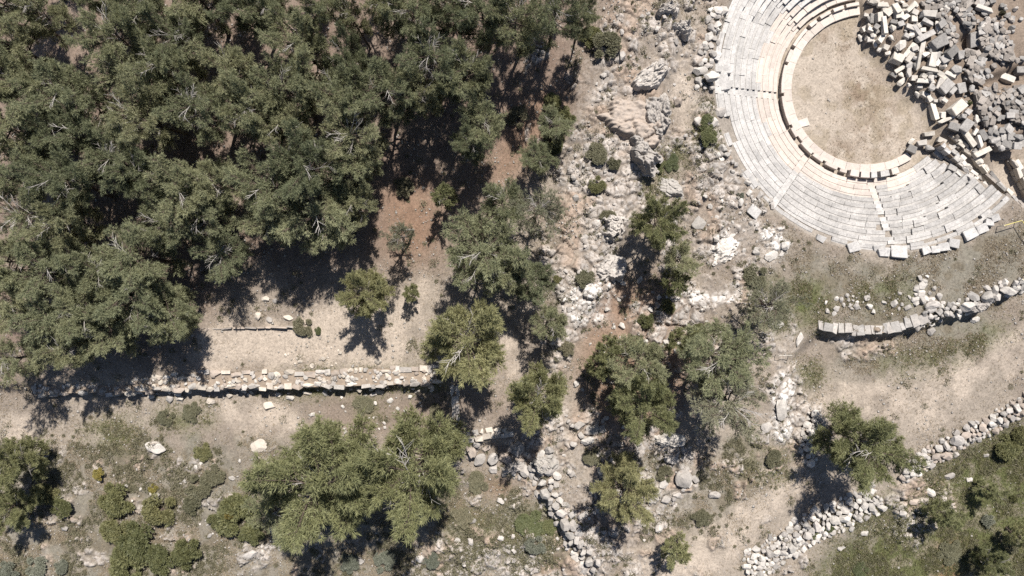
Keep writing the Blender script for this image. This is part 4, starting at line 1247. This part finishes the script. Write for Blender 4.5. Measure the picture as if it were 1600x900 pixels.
ROWS = ['in the forest row along the top edge', 'in the second forest row from the top', 'in the third forest row from the top', 'in the fourth forest row from the top', 'in the fifth forest row from the top', 'in the lowest forest row left of the terrace']
FT = [(0, [(18, 18, 42, 11), (22, 74, 40, 10), (160, 8, 40, 10), (78, 28, 36, 10), (235, 14, 42, 11), (312, 14, 40, 10), (388, 20, 42, 11), (440, 22, 34, 11), (512, 12, 36, 12), (556, 38, 24, 10), (610, 8, 36, 12), (655, 16, 40, 12), (712, 12, 38, 12), (762, 24, 42, 12), (815, 34, 44, 12), (865, 22, 38, 11), (908, 30, 26, 9)]),
      (1, [(10, 122, 42, 11), (62, 134, 42, 10), (120, 148, 46, 11), (205, 62, 46, 11), (290, 62, 40, 10), (285, 118, 42, 11), (208, 132, 44, 10), (356, 118, 44, 11), (482, 84, 42, 12), (538, 98, 32, 11), (684, 96, 46, 12), (728, 122, 42, 11)]),
      (2, [(30, 205, 44, 11), (92, 196, 40, 10), (150, 222, 40, 10), (235, 182, 44, 11), (320, 178, 44, 11), (402, 168, 44, 12), (455, 150, 42, 12), (530, 160, 46, 12), (606, 150, 42, 11), (436, 222, 44, 11), (556, 216, 46, 11), (670, 150, 30, 10), (746, 188, 34, 9), (735, 226, 30, 9)]),
      (3, [(28, 275, 44, 10), (100, 290, 46, 11), (190, 250, 40, 10), (225, 288, 42, 10), (290, 300, 44, 11), (348, 285, 44, 10), (430, 300, 46, 11), (495, 282, 52, 12), (52, 338, 44, 10), (120, 350, 40, 10), (556, 262, 36, 10)]),
      (4, [(20, 408, 46, 10), (92, 410, 46, 10), (262, 345, 40, 9), (330, 345, 42, 9), (160, 420, 42, 9), (232, 412, 46, 10), (432, 344, 44, 8), (500, 330, 58, 9), (550, 330, 34, 8), (352, 392, 38, 6.5)]),
      (5, [(30, 480, 46, 9), (92, 505, 46, 9), (150, 480, 44, 9), (210, 470, 48, 9), (255, 478, 44, 7.5), (32, 560, 38, 8), (110, 540, 34, 8), (180, 520, 36, 7.5), (275, 505, 30, 6)])]
for row, lst in FT:
    for u, v, rp, h in lst:
        tree(u, v, rp * 1.08, h * .93, 'p', 'pine ' + ROWS[row], 'pines of the closed forest')
for u, v, rp, h in [(30, -90, 42, 11), (130, -70, 42, 11), (210, -80, 42, 11), (290, -90, 44, 11), (370, -70, 44, 12), (470, -80, 40, 12), (560, -60, 40, 12), (640, -80, 40, 12), (720, -70, 40, 12), (800, -75, 42, 12), (870, -60, 36, 11)]:
    tree(u, v, rp, h, 'p', 'pine just beyond the forest\'s top edge', 'pines of the closed forest')
for args in [(572, 455, 42, 6.5, 'd', 'bushy round pine standing alone on the pale terrace'), (620, 366, 27, 6, 's', 'small thin pine beside the leaning dead trunk'),
             (735, 388, 66, 9, 'p', 'wide pine right of the brown clearing, above the terrace end'), (722, 535, 74, 10, 'd', 'largest dark pine at the right end of the terrace wall'), (785, 330, 40, 8, 'p', 'pine between the brown clearing and the rocky slope'),
             (838, 335, 46, 8, 's', 'thin greyish pine at the left edge of the pale rocky slope'), (828, 440, 40, 7, 'p', 'pine on the slope above the pale footpath patch'), (860, 500, 28, 6, 'p', 'small narrow pine left of the white rocks'), (775, 420, 44, 8, 'p', 'pine leaning over the right end of the terrace'),
             (852, 616, 52, 9, 'd', 'round dense pine right of the short squared wall'), (1030, 350, 44, 8, 'd', 'round pine between the rocky slope and the white crumbling rock'), (1066, 408, 28, 6, 'p', 'small pine right below the round pine'), (1056, 445, 22, 5, 'y', 'young pine beneath the small pine, right of centre'),
             (1000, 555, 42, 8, 'p', 'pine in the group right of the centre gap'), (1002, 622, 56, 9, 'd', 'wide pine below the middle group with deep shadow'), (930, 575, 22, 6, 'y', 'slim young pine left of the middle group'), (952, 545, 24, 6, 'y', 'slim young pine at the upper left of the middle group'),
             (1122, 548, 60, 9, 'p', 'dense green pine left of the curved wall, across the rocks'), (1142, 632, 66, 9, 's', 'airy grey-green pine above the bottom rocks, left of the track'), (1210, 482, 46, 7, 's', 'airy greyish pine beside the left end of the curved wall'), (1062, 540, 24, 6, 'y', 'young pine squeezed between the two middle pines'),
             (1342, 684, 70, 8, 'd', 'large round tree standing on the track at lower right'), (976, 762, 52, 7, 'd', 'round yellow-green pine at bottom middle with shadow to its left'), (1060, 866, 24, 4, 'y', 'small young pine at the bottom edge by the track'),
             (510, 748, 106, 12, 'd', 'largest bottom pine with bleached bare branches on top'), (660, 724, 94, 12, 'd', 'broad bottom pine next to the largest one'), (445, 800, 40, 6, 'p', 'low pine bough clump at the lower left of the largest bottom pine'), (22, 728, 44, 7, 'd', 'dark pine at the left edge below the wall'),
             (20, 790, 40, 5, 'd', 'yellowish dense tree at the left edge near the bottom'), (868, 195, 28, 5, 'p', 'small pine at the forest edge beside the rocky strip'), (840, 245, 30, 5, 'p', 'small pine below another at the forest edge'), (700, 305, 20, 5, 'y', 'young pine at the top right of the brown clearing'),
             (640, 395 + 60, 14, 3, 'y', 'tiny pine at the right of the bushy terrace pine'), 
             (1548, 764, 17, 3, 'y', 'small green tree on the slope near the faint path'), (1472, 806, 24, 4, 'y', 'small green tree at the centre of the green slope'), (1552, 876, 27, 4, 'd', 'dark round tree at the bottom right corner'), (1602, 838, 22, 4, 'y', 'yellow-green tree cut by the right edge')]:
    tree(*args)

# a leaning dead trunk in the clearing
b = Vector(on_ground(646, 359))
top = Vector(W(616, 361, b.z + 4.6)) - b
dv, df = [], []
tube(dv, df, [(0, 0, -.2), tuple(top * .35 + Vector((.25, 0, .3))), tuple(top * .7 + Vector((.15, .05, .2))), tuple(top)], [.13, .1, .07, .03], 6)
dt = tag(empty('dead_tree', b), 'bleached leaning dead trunk in the brown clearing, casting a thin shadow', 'tree')
link('trunk', mesh_py('trunk', dv, df), dt, M['dead_wood'])
for s, e in ((.55, Vector((-.5, .9, .5))), (.75, Vector((-.7, -.6, .3))), (.85, Vector((-.3, .6, .5)))):
    q = top * s + Vector((.15, .03, .2))
    v2, f2 = [], []
    tube(v2, f2, [q, q + e * .6 + Vector((0, 0, .05)), q + e], [.045, .03, .012], 4)
    link('branch', mesh_py('branch', v2, f2), dt, M['dead_wood'])


def shrub_proto(seed, lumps=16, leaves=150, leaf=.13, flat=.7, open_=1.0):
    r = np.random.default_rng(seed)
    cents, outs, sv, sf = [], [], [], []
    for i in range(lumps):
        a, q = r.uniform(0, 6.283), math.sqrt(r.random()) * .78
        c = np.array([q * math.cos(a), q * math.sin(a), (1 - q * q) * flat * .75 + .12])
        tube(sv, sf, [(0, 0, -.1), tuple(c * .5), tuple(c)], [.04, .03, .01], 4)
        n = int(leaves * r.uniform(.7, 1.3))
        d = r.normal(size=(n, 3))
        d /= np.linalg.norm(d, axis=1)[:, None]
        d[:, 2] = np.abs(d[:, 2]) * .9 - .15
        rad = r.uniform(.22, .36) * open_
        cents.append(c + d * rad * (r.random((n, 1)) ** .3))
        outs.append(d)
    v = blades(np.concatenate(cents), np.concatenate(outs), r, 2, leaf, leaf * .5, .2, .8)
    return {'foliage': mesh_np('foliage', v, np.arange(len(v)).reshape(-1, 3)), 'stems': mesh_py('stems', sv, sf)}


SHRUBS = [shrub_proto(1), shrub_proto(2, 20, 150, .12), shrub_proto(3, 14, 160, .14, .8)]
THIN = [shrub_proto(7, 12, 60, .13, .55, 1.2), shrub_proto(8, 12, 50, .14, .6, 1.25)]
for pr in SHRUBS + THIN:
    for me in pr.values():
        if not me.materials:
            me.materials.append(M['bark'])
sh_n = [0]


def shrub(u, v, rpx, h, mat, label, thin=False, group=None, name='shrub'):
    pr = (THIN if thin else SHRUBS)[sh_n[0] % (2 if thin else 3)]
    sh_n[0] += 1
    x, y, z = on_ground(u, v, h * .5)
    s = rpx * S * 1.0
    o = empty(name, (x, y, z - .03), rnd.uniform(0, 6.28))
    o.scale = (s * rnd.uniform(.9, 1.1), s * rnd.uniform(.9, 1.1), h)
    tag(o, label, 'shrub', group, (u, v))
    link('foliage', pr['foliage'], o, M[mat])
    link('stems', pr['stems'], o, M['bark'])
    return o


for args in [(1596, 680, 18, 1.2, 'shrub', 'dark bush at the right edge above the green slope'), (1574, 702, 26, 1.3, 'shrub', 'broad dark bush at the right edge on the green slope'), (182, 782, 30, 1.6, 'shrub', 'dark evergreen shrub at the upper left of the bottom thicket'), (246, 796, 32, 1.8, 'shrub', 'dark evergreen shrub at the upper right of the bottom thicket'), (178, 830, 30, 1.5, 'shrub', 'shrub in the middle left of the bottom thicket'), (218, 848, 36, 1.8, 'shrub', 'largest light green shrub of the bottom thicket'),
             (200, 880, 34, 1.7, 'shrub', 'shrub at the bottom of the thicket, cut by the bottom edge'), (248, 872, 28, 1.6, 'shrub', 'shrub between the thicket and the round bright shrub'), (292, 866, 28, 1.8, 'shrub', 'round bright green shrub right of the bottom thicket'), (372, 806, 36, 1.8, 'shrub', 'large shrub left of the largest bottom pine'), (338, 812, 16, 1.1, 'shrub', 'small round shrub left of a large one'),
             (392, 835, 24, 1.2, 'shrub', 'shrub above the dark ledge near the bottom'), (310, 762, 24, 1.0, 'olive_shrub', 'olive shrub above the small round shrub'), (332, 745, 20, .9, 'olive_shrub', 'olive shrub in the stony scrub'), (300, 790, 16, .9, 'olive_shrub', 'small olive shrub beside the stony path'), (95, 795, 18, 1.0, 'shrub', 'green shrub at the edge of the left tree shadow'), (72, 770, 22, 1.2, 'shrub', 'green shrub in the left tree shadow'),
             (316, 706, 16, .7, 'shrub', 'low green shrub in the scrub below the terrace'), (398, 758, 10, .6, 'fresh_green', 'tiny bright shrub left of the largest bottom pine'), (410, 728, 14, .7, 'olive_shrub', 'low shrub touching the largest bottom pine'), (12, 892, 18, .8, 'silver_shrub', 'silvery shrub in the bottom left corner'), (55, 888, 18, .8, 'silver_shrub', 'silvery shrub second from the bottom left corner'), (96, 888, 14, .7, 'silver_shrub', 'silvery shrub third from the bottom left corner'),
             (157, 740, 11, .6, 'yellow_shrub', 'yellow flowering bush in the lower left scrub'), (238, 764, 8, .5, 'yellow_shrub', 'tiny yellow flowering bush above the thicket'), (360, 804, 10, 1.9, 'yellow_shrub', 'yellow flowering sprig in the large shrub'), (12, 780, 14, 1.6, 'yellow_shrub', 'yellow flowering bush at the left edge'),
             (602, 878, 20, .9, 'silver_shrub', 'silvery shrub near the bottom under the pines'), (675, 876, 18, .8, 'silver_shrub', 'silvery shrub right of the white boulder, bottom'), (545, 880, 18, .8, 'silver_shrub', 'grey shrub left of a greyish boulder, bottom'), (835, 852, 18, .9, 'silver_shrub', 'silvery shrub below the bright green tuft'), (825, 820, 28, .7, 'fresh_green', 'bright green grassy tuft near the bottom middle'), (858, 826, 16, .6, 'fresh_green', 'bright green tuft beside the bottom stone line'),
             (472, 510, 17, .8, 'olive_shrub', 'olive bush at the end of the terrace edging line'), (497, 518, 7, .4, 'fresh_green', 'tiny green plant on the pale terrace'), (630, 292, 19, .9, 'olive_shrub', 'olive bush in the brown clearing'), (810, 182, 20, 1.0, 'olive_shrub', 'dry bush at the forest edge near the path'), (865, 160, 18, 1.1, 'shrub', 'green shrub at the forest edge beside bare soil'),
             (882, 182, 20, 1.3, 'shrub', 'tall shrub beside the rocky strip'), (862, 225, 22, 1.4, 'shrub', 'shrub below the forest edge on the rocky strip'), (935, 242, 22, .8, 'olive_shrub', 'olive bush on the rocky strip'), (960, 255, 12, .6, 'olive_shrub', 'small olive bush right of another on the rocky strip'), (932, 289, 14, .8, 'shrub', 'round dark shrub on the pale rocky slope'), (952, 338, 14, .7, 'olive_shrub', 'olive bush above a shadowed outcrop'),
             (1108, 215, 16, .7, 'fresh_green', 'bright green plant in the hollow beside the seating'), (1105, 190, 13, .6, 'fresh_green', 'smaller green plant in the hollow beside the seating'), (1050, 252, 16, .5, 'fresh_green', 'green plant left below the hollow'), (1030, 258, 12, .5, 'fresh_green', 'green plant in a crevice of the rocky strip'), (1157, 307, 7, .4, 'silver_shrub', 'tiny shrub under the lower left rim'), (870, 436, 9, .6, 'shrub', 'tiny dark shrub on bare soil of the slope'),
             (915, 436, 16, .6, 'olive_shrub', 'olive bush among the white rocks of the slope'), (950, 70, 24, 1.2, 'olive_shrub', 'olive bush at the top of the rocky strip'), (925, 55, 20, 1.3, 'shrub', 'shrub at the top forest edge'), (885, 545, 14, .7, 'olive_shrub', 'bush on the rocks above the dense round pine'), (1090, 520, 16, 1.0, 'shrub', 'shrub left of the dense green pine'), (1045, 480, 14, .9, 'shrub', 'shrub in the stony gap right of centre'), (1010, 500, 14, .9, 'shrub', 'shrub above the middle pine group'), (1180, 430, 22, .8, 'olive_shrub', 'low bush above the airy greyish pine'),
             (570, 632, 20, .5, 'olive_shrub', 'low scrub in the rubble patch below the terrace wall'), (300, 645, 18, .5, 'olive_shrub', 'low scrub below the left of the terrace wall'), (258, 652, 14, .5, 'olive_shrub', 'small scrub below the left of the terrace wall'), (1210, 715, 16, .8, 'olive_shrub', 'bush left of the white stone bank'), (1095, 810, 16, .7, 'olive_shrub', 'bush above the track at bottom middle'), (1040, 740, 14, .7, 'olive_shrub', 'bush between the pale rock cluster and long rock'),
             (925, 715, 20, .6, 'olive_shrub', 'low bush among rocks left of the round yellow-green pine'), (1545, 815, 12, .7, 'silver_shrub', 'small grey-green bush on the green slope'), (1580, 850, 18, .9, 'olive_shrub', 'dry bush near the bottom right corner'), (1585, 780, 8, .6, 'shrub', 'tiny dark bush on the slope at right'), (1485, 862, 24, .5, 'olive_shrub', 'low scrub beside the rust patch'), (1345, 890, 16, .4, 'fresh_green', 'green plant at the bottom edge right of the bank'), (1270, 832, 12, .5, 'fresh_green', 'green plant growing in the boulder bank'), (1296, 824, 10, .5, 'fresh_green', 'second green plant in the boulder bank'), (1566, 20, 6, .9, 'olive_shrub', 'small dark bush at the tan strip beside the ruin'),
             (680, 640, 14, .5, 'olive_shrub', 'scrub in front of the shadowed corner wall'), (1405, 705, 14, .6, 'olive_shrub', 'bush at the right foot of the large round tree'), (1515, 160, 5, .5, 'fresh_green', 'small green plant among the fallen blocks'), (745, 752, 22, .6, 'olive_shrub', 'low scrub right of the broad bottom pine'), (720, 810, 20, .6, 'olive_shrub', 'low scrub under the right of the broad bottom pine')]:
    shrub(*args)
# ------------------------------------------------------------------ barrier tape, posts and a metal frame
def rod(name, a, b, rad, parent, mat):
    v2, f2 = [], []
    tube(v2, f2, [a, b], [rad, rad], 6)
    return link(name, mesh_py(name, v2, f2), parent, mat)


def barrier(label, pix):
    ps = [Vector(on_ground(u, v)) for u, v in pix]
    o = tag(empty('barrier_tape', ps[0]), label, 'barrier', None, pix[0])
    for i, p in enumerate(ps):
        rod('post', p - ps[0] - Vector((0, 0, .2)), p - ps[0] + Vector((0, 0, 1.0)), .035, o, M['metal'])
        if i:
            for hh in (.95,):
                rod('tape', ps[i - 1] - ps[0] + Vector((0, 0, hh)), p - ps[0] + Vector((0, 0, hh)), .04, o, M['yellow_tape'])


barrier('yellow barrier tape at the right end of the seating', [(1558, 354), (1586, 346), (1602, 372)])
barrier('yellow barrier tape at the right edge above the rubble line', [(1588, 438), (1604, 418)])
ps = [Vector(on_ground(u, v)) for u, v in ((1212, 554), (1232, 554), (1232, 563))]
o = tag(empty('metal_frame', ps[0]), 'thin pale metal frame left of the track', 'frame', None, (1215, 550))
for p in ps[:2]:
    rod('post', p - ps[0] - Vector((0, 0, .2)), p - ps[0] + Vector((0, 0, .9)), .03, o, M['metal'])
rod('rail', Vector((0, 0, .9)), ps[1] - ps[0] + Vector((0, 0, .9)), .03, o, M['metal'])


# ------------------------------------------------------------------ uncountable cover: pebbles, dry grass, green grass
def scatter(n, weight, seed):
    r = np.random.default_rng(seed)
    xs, ys = [], []
    got = 0
    while got < n:
        x, y = r.uniform(-50, 52, n), r.uniform(-28.5, 30, n)
        i = np.clip(np.searchsorted(GXS, x), 0, nx - 1)
        j = np.clip(np.searchsorted(GYS, y), 0, ny - 1)
        ok = r.random(n) < weight[j, i]
        xs.append(x[ok])
        ys.append(y[ok])
        got += ok.sum()
    x, y = np.concatenate(xs)[:n], np.concatenate(ys)[:n]
    return x, y, G(x, y), r


theatre_w = np.where(in_theatre, 0.0, 1.0)
clumpy = sstep(.42, .62, fbm(GX / 1.8, GY / 1.8, 131, 4))
x, y, z, r = scatter(34000, np.maximum(theatre_w, .12 * (_r < R_ORCH - .15)) * np.clip(.08 + .9 * np.maximum(m_rock, .35 * m_dry) * clumpy + .25 * clumpy, 0, 1), 1)
oct_ = np.array([(1, 0, 0), (0, 1, 0), (-1, 0, 0), (0, -1, 0), (0, 0, .8), (0, 0, -.5)])
of = np.array([(0, 1, 4), (1, 2, 4), (2, 3, 4), (3, 0, 4), (1, 0, 5), (2, 1, 5), (3, 2, 5), (0, 3, 5)])
n = len(x)
sz = .03 + .10 * r.random(n) ** 4
jit = oct_[None] * (1 + r.uniform(-.35, .35, (n, 6, 3)))
ca, sa = np.cos(r.uniform(0, 6.28, n)), np.sin(r.uniform(0, 6.28, n))
pv = jit * sz[:, None, None]
pv = np.stack([pv[..., 0] * ca[:, None] - pv[..., 1] * sa[:, None], pv[..., 0] * sa[:, None] + pv[..., 1] * ca[:, None], pv[..., 2]], -1) + np.stack([x, y, z + sz * .2], -1)[:, None]
pm = mesh_np('pebbles', pv.reshape(-1, 3), (of[None] + 6 * np.arange(n)[:, None, None]).reshape(-1, 3))
pm.materials.append(M['white_rock'])
o = link('pebbles', pm)
o['kind'] = 'stuff'
tag(o, 'small pale pebbles and stone chips strewn over the bare ground', 'pebbles')


def grass(name, label, n, weight, seed, L, wd, mat):
    x, y, z, r = scatter(n, weight, seed)
    c = np.stack([x, y, z - .02], -1)
    v = blades(c, np.zeros_like(c), r, 4, L, wd, .55, .6)
    me = mesh_np(name, v, np.arange(len(v)).reshape(-1, 3))
    me.materials.append(M[mat])
    o = link(name, me)
    o['kind'] = 'stuff'
    tag(o, label, 'grass')


grass('dry_grass', 'short dry straw grass over the open ground', 90000, np.maximum(theatre_w, (_r < R_ORCH - .15) * np.clip(.12 + wear, 0, 1)) * np.clip(.05 + .8 * m_dry * clumpy + .2 * clumpy, 0, 1) * (1 - .9 * m_rock) * (1 - .75 * m_pale) * (1 - .7 * m_litter), 2, .22, .035, 'straw')
grass('green_grass', 'short green grass and herbs on the lower right slope and in hollows', 50000, theatre_w * np.clip(m_green * (.3 + clumpy), 0, 1), 3, .25, .04, 'grass')

# low scrub cover, a continuous ragged mat of small cushions
x, y, z, r = scatter(5200, theatre_w * np.clip(.9 * m_dry * (GVv > 640) * sstep(.44, .58, fbm(GX / 2.6, GY / 2.6, 141, 4)) + .8 * m_green * clumpy * (GVv > 620) + .10 * clumpy * (GU > 840) * (GU < 1240) + .05 * clumpy, 0, 1) * (1 - .85 * m_pale), 9)
nb = 48
rad = np.repeat(.12 + .42 * r.random(len(x)) ** 2, nb)
d = r.normal(size=(len(rad), 3))
d /= np.linalg.norm(d, axis=1)[:, None]
d[:, 2] = np.abs(d[:, 2])
c = np.repeat(np.stack([x, y, z], -1), nb, 0) + d * rad[:, None] * (r.random((len(rad), 1)) ** .4) * np.array([1, 1, .55])
v = blades(c, d, r, 1, .15, .07, .2, .7)
me = mesh_np('low_scrub', v, np.arange(len(v)).reshape(-1, 3))
me.materials.append(M['olive_shrub'])
o = link('low_scrub', me)
o['kind'] = 'stuff'
tag(o, 'low ragged olive scrub cover over the open stony ground', 'scrub')

# ------------------------------------------------------------------ labels that would be equal get their place in the row
ORD = ['first', 'second', 'third', 'fourth', 'fifth', 'sixth', 'seventh', 'eighth', 'ninth', 'tenth', 'eleventh', 'twelfth', 'thirteenth', 'fourteenth', 'fifteenth', 'sixteenth', 'seventeenth', 'eighteenth', 'nineteenth', 'twentieth']
MARKS = [(uv, o['label']) for o, uv in LABELLED if o.name.split('.')[0] in ('boulder', 'shrub', 'pine_tree', 'rock_outcrop', 'rim_block') and len(o['label'].split()) <= 8 and 'forest' not in o['label']]
for o, uv in LABELLED:
    if o.name.split('.')[0] == 'loose_stone':
        m_ = min(MARKS, key=lambda m: (m[0][0] - uv[0]) ** 2 + (m[0][1] - uv[1]) ** 2)
        o['label'] = f"{'spilled' if 'spilled' in o['group'] else 'loose'} {'larger' if o.scale[1] > .5 else 'small'} stone near the " + m_[1]
for rubble in (False, True):
    by = {}
    for o, uv in LABELLED:
        if (o.name.split('.')[0] == 'rubble_stone') != rubble:
            continue
        if rubble:
            m_ = min(BM, key=lambda m: (m[0][0] - uv[0]) ** 2 + (m[0][1] - uv[1]) ** 2)
            o['label'] = ('dark' if 'dark' in o['label'] else 'pale') + ' stone beside the ' + m_[1]
        by.setdefault(o['label'], []).append((uv[0], o))
    for lb, lst in by.items():
        if 1 < len(lst) <= 20:
            lst.sort(key=lambda t: t[0])
            for i, (_, o) in enumerate(lst):
                new = f'{lb}, {ORD[i]} from left' if len(lst) > 2 else f'{lb}, the {"left" if i == 0 else "right"} one'
                if len(new.split()) <= 16:
                    o['label'] = new
    BM = [(uv, o['label']) for o, uv in LABELLED if o.name.split('.')[0] in ('fallen_block', 'masonry_wall') and len(o['label'].split()) <= 12]
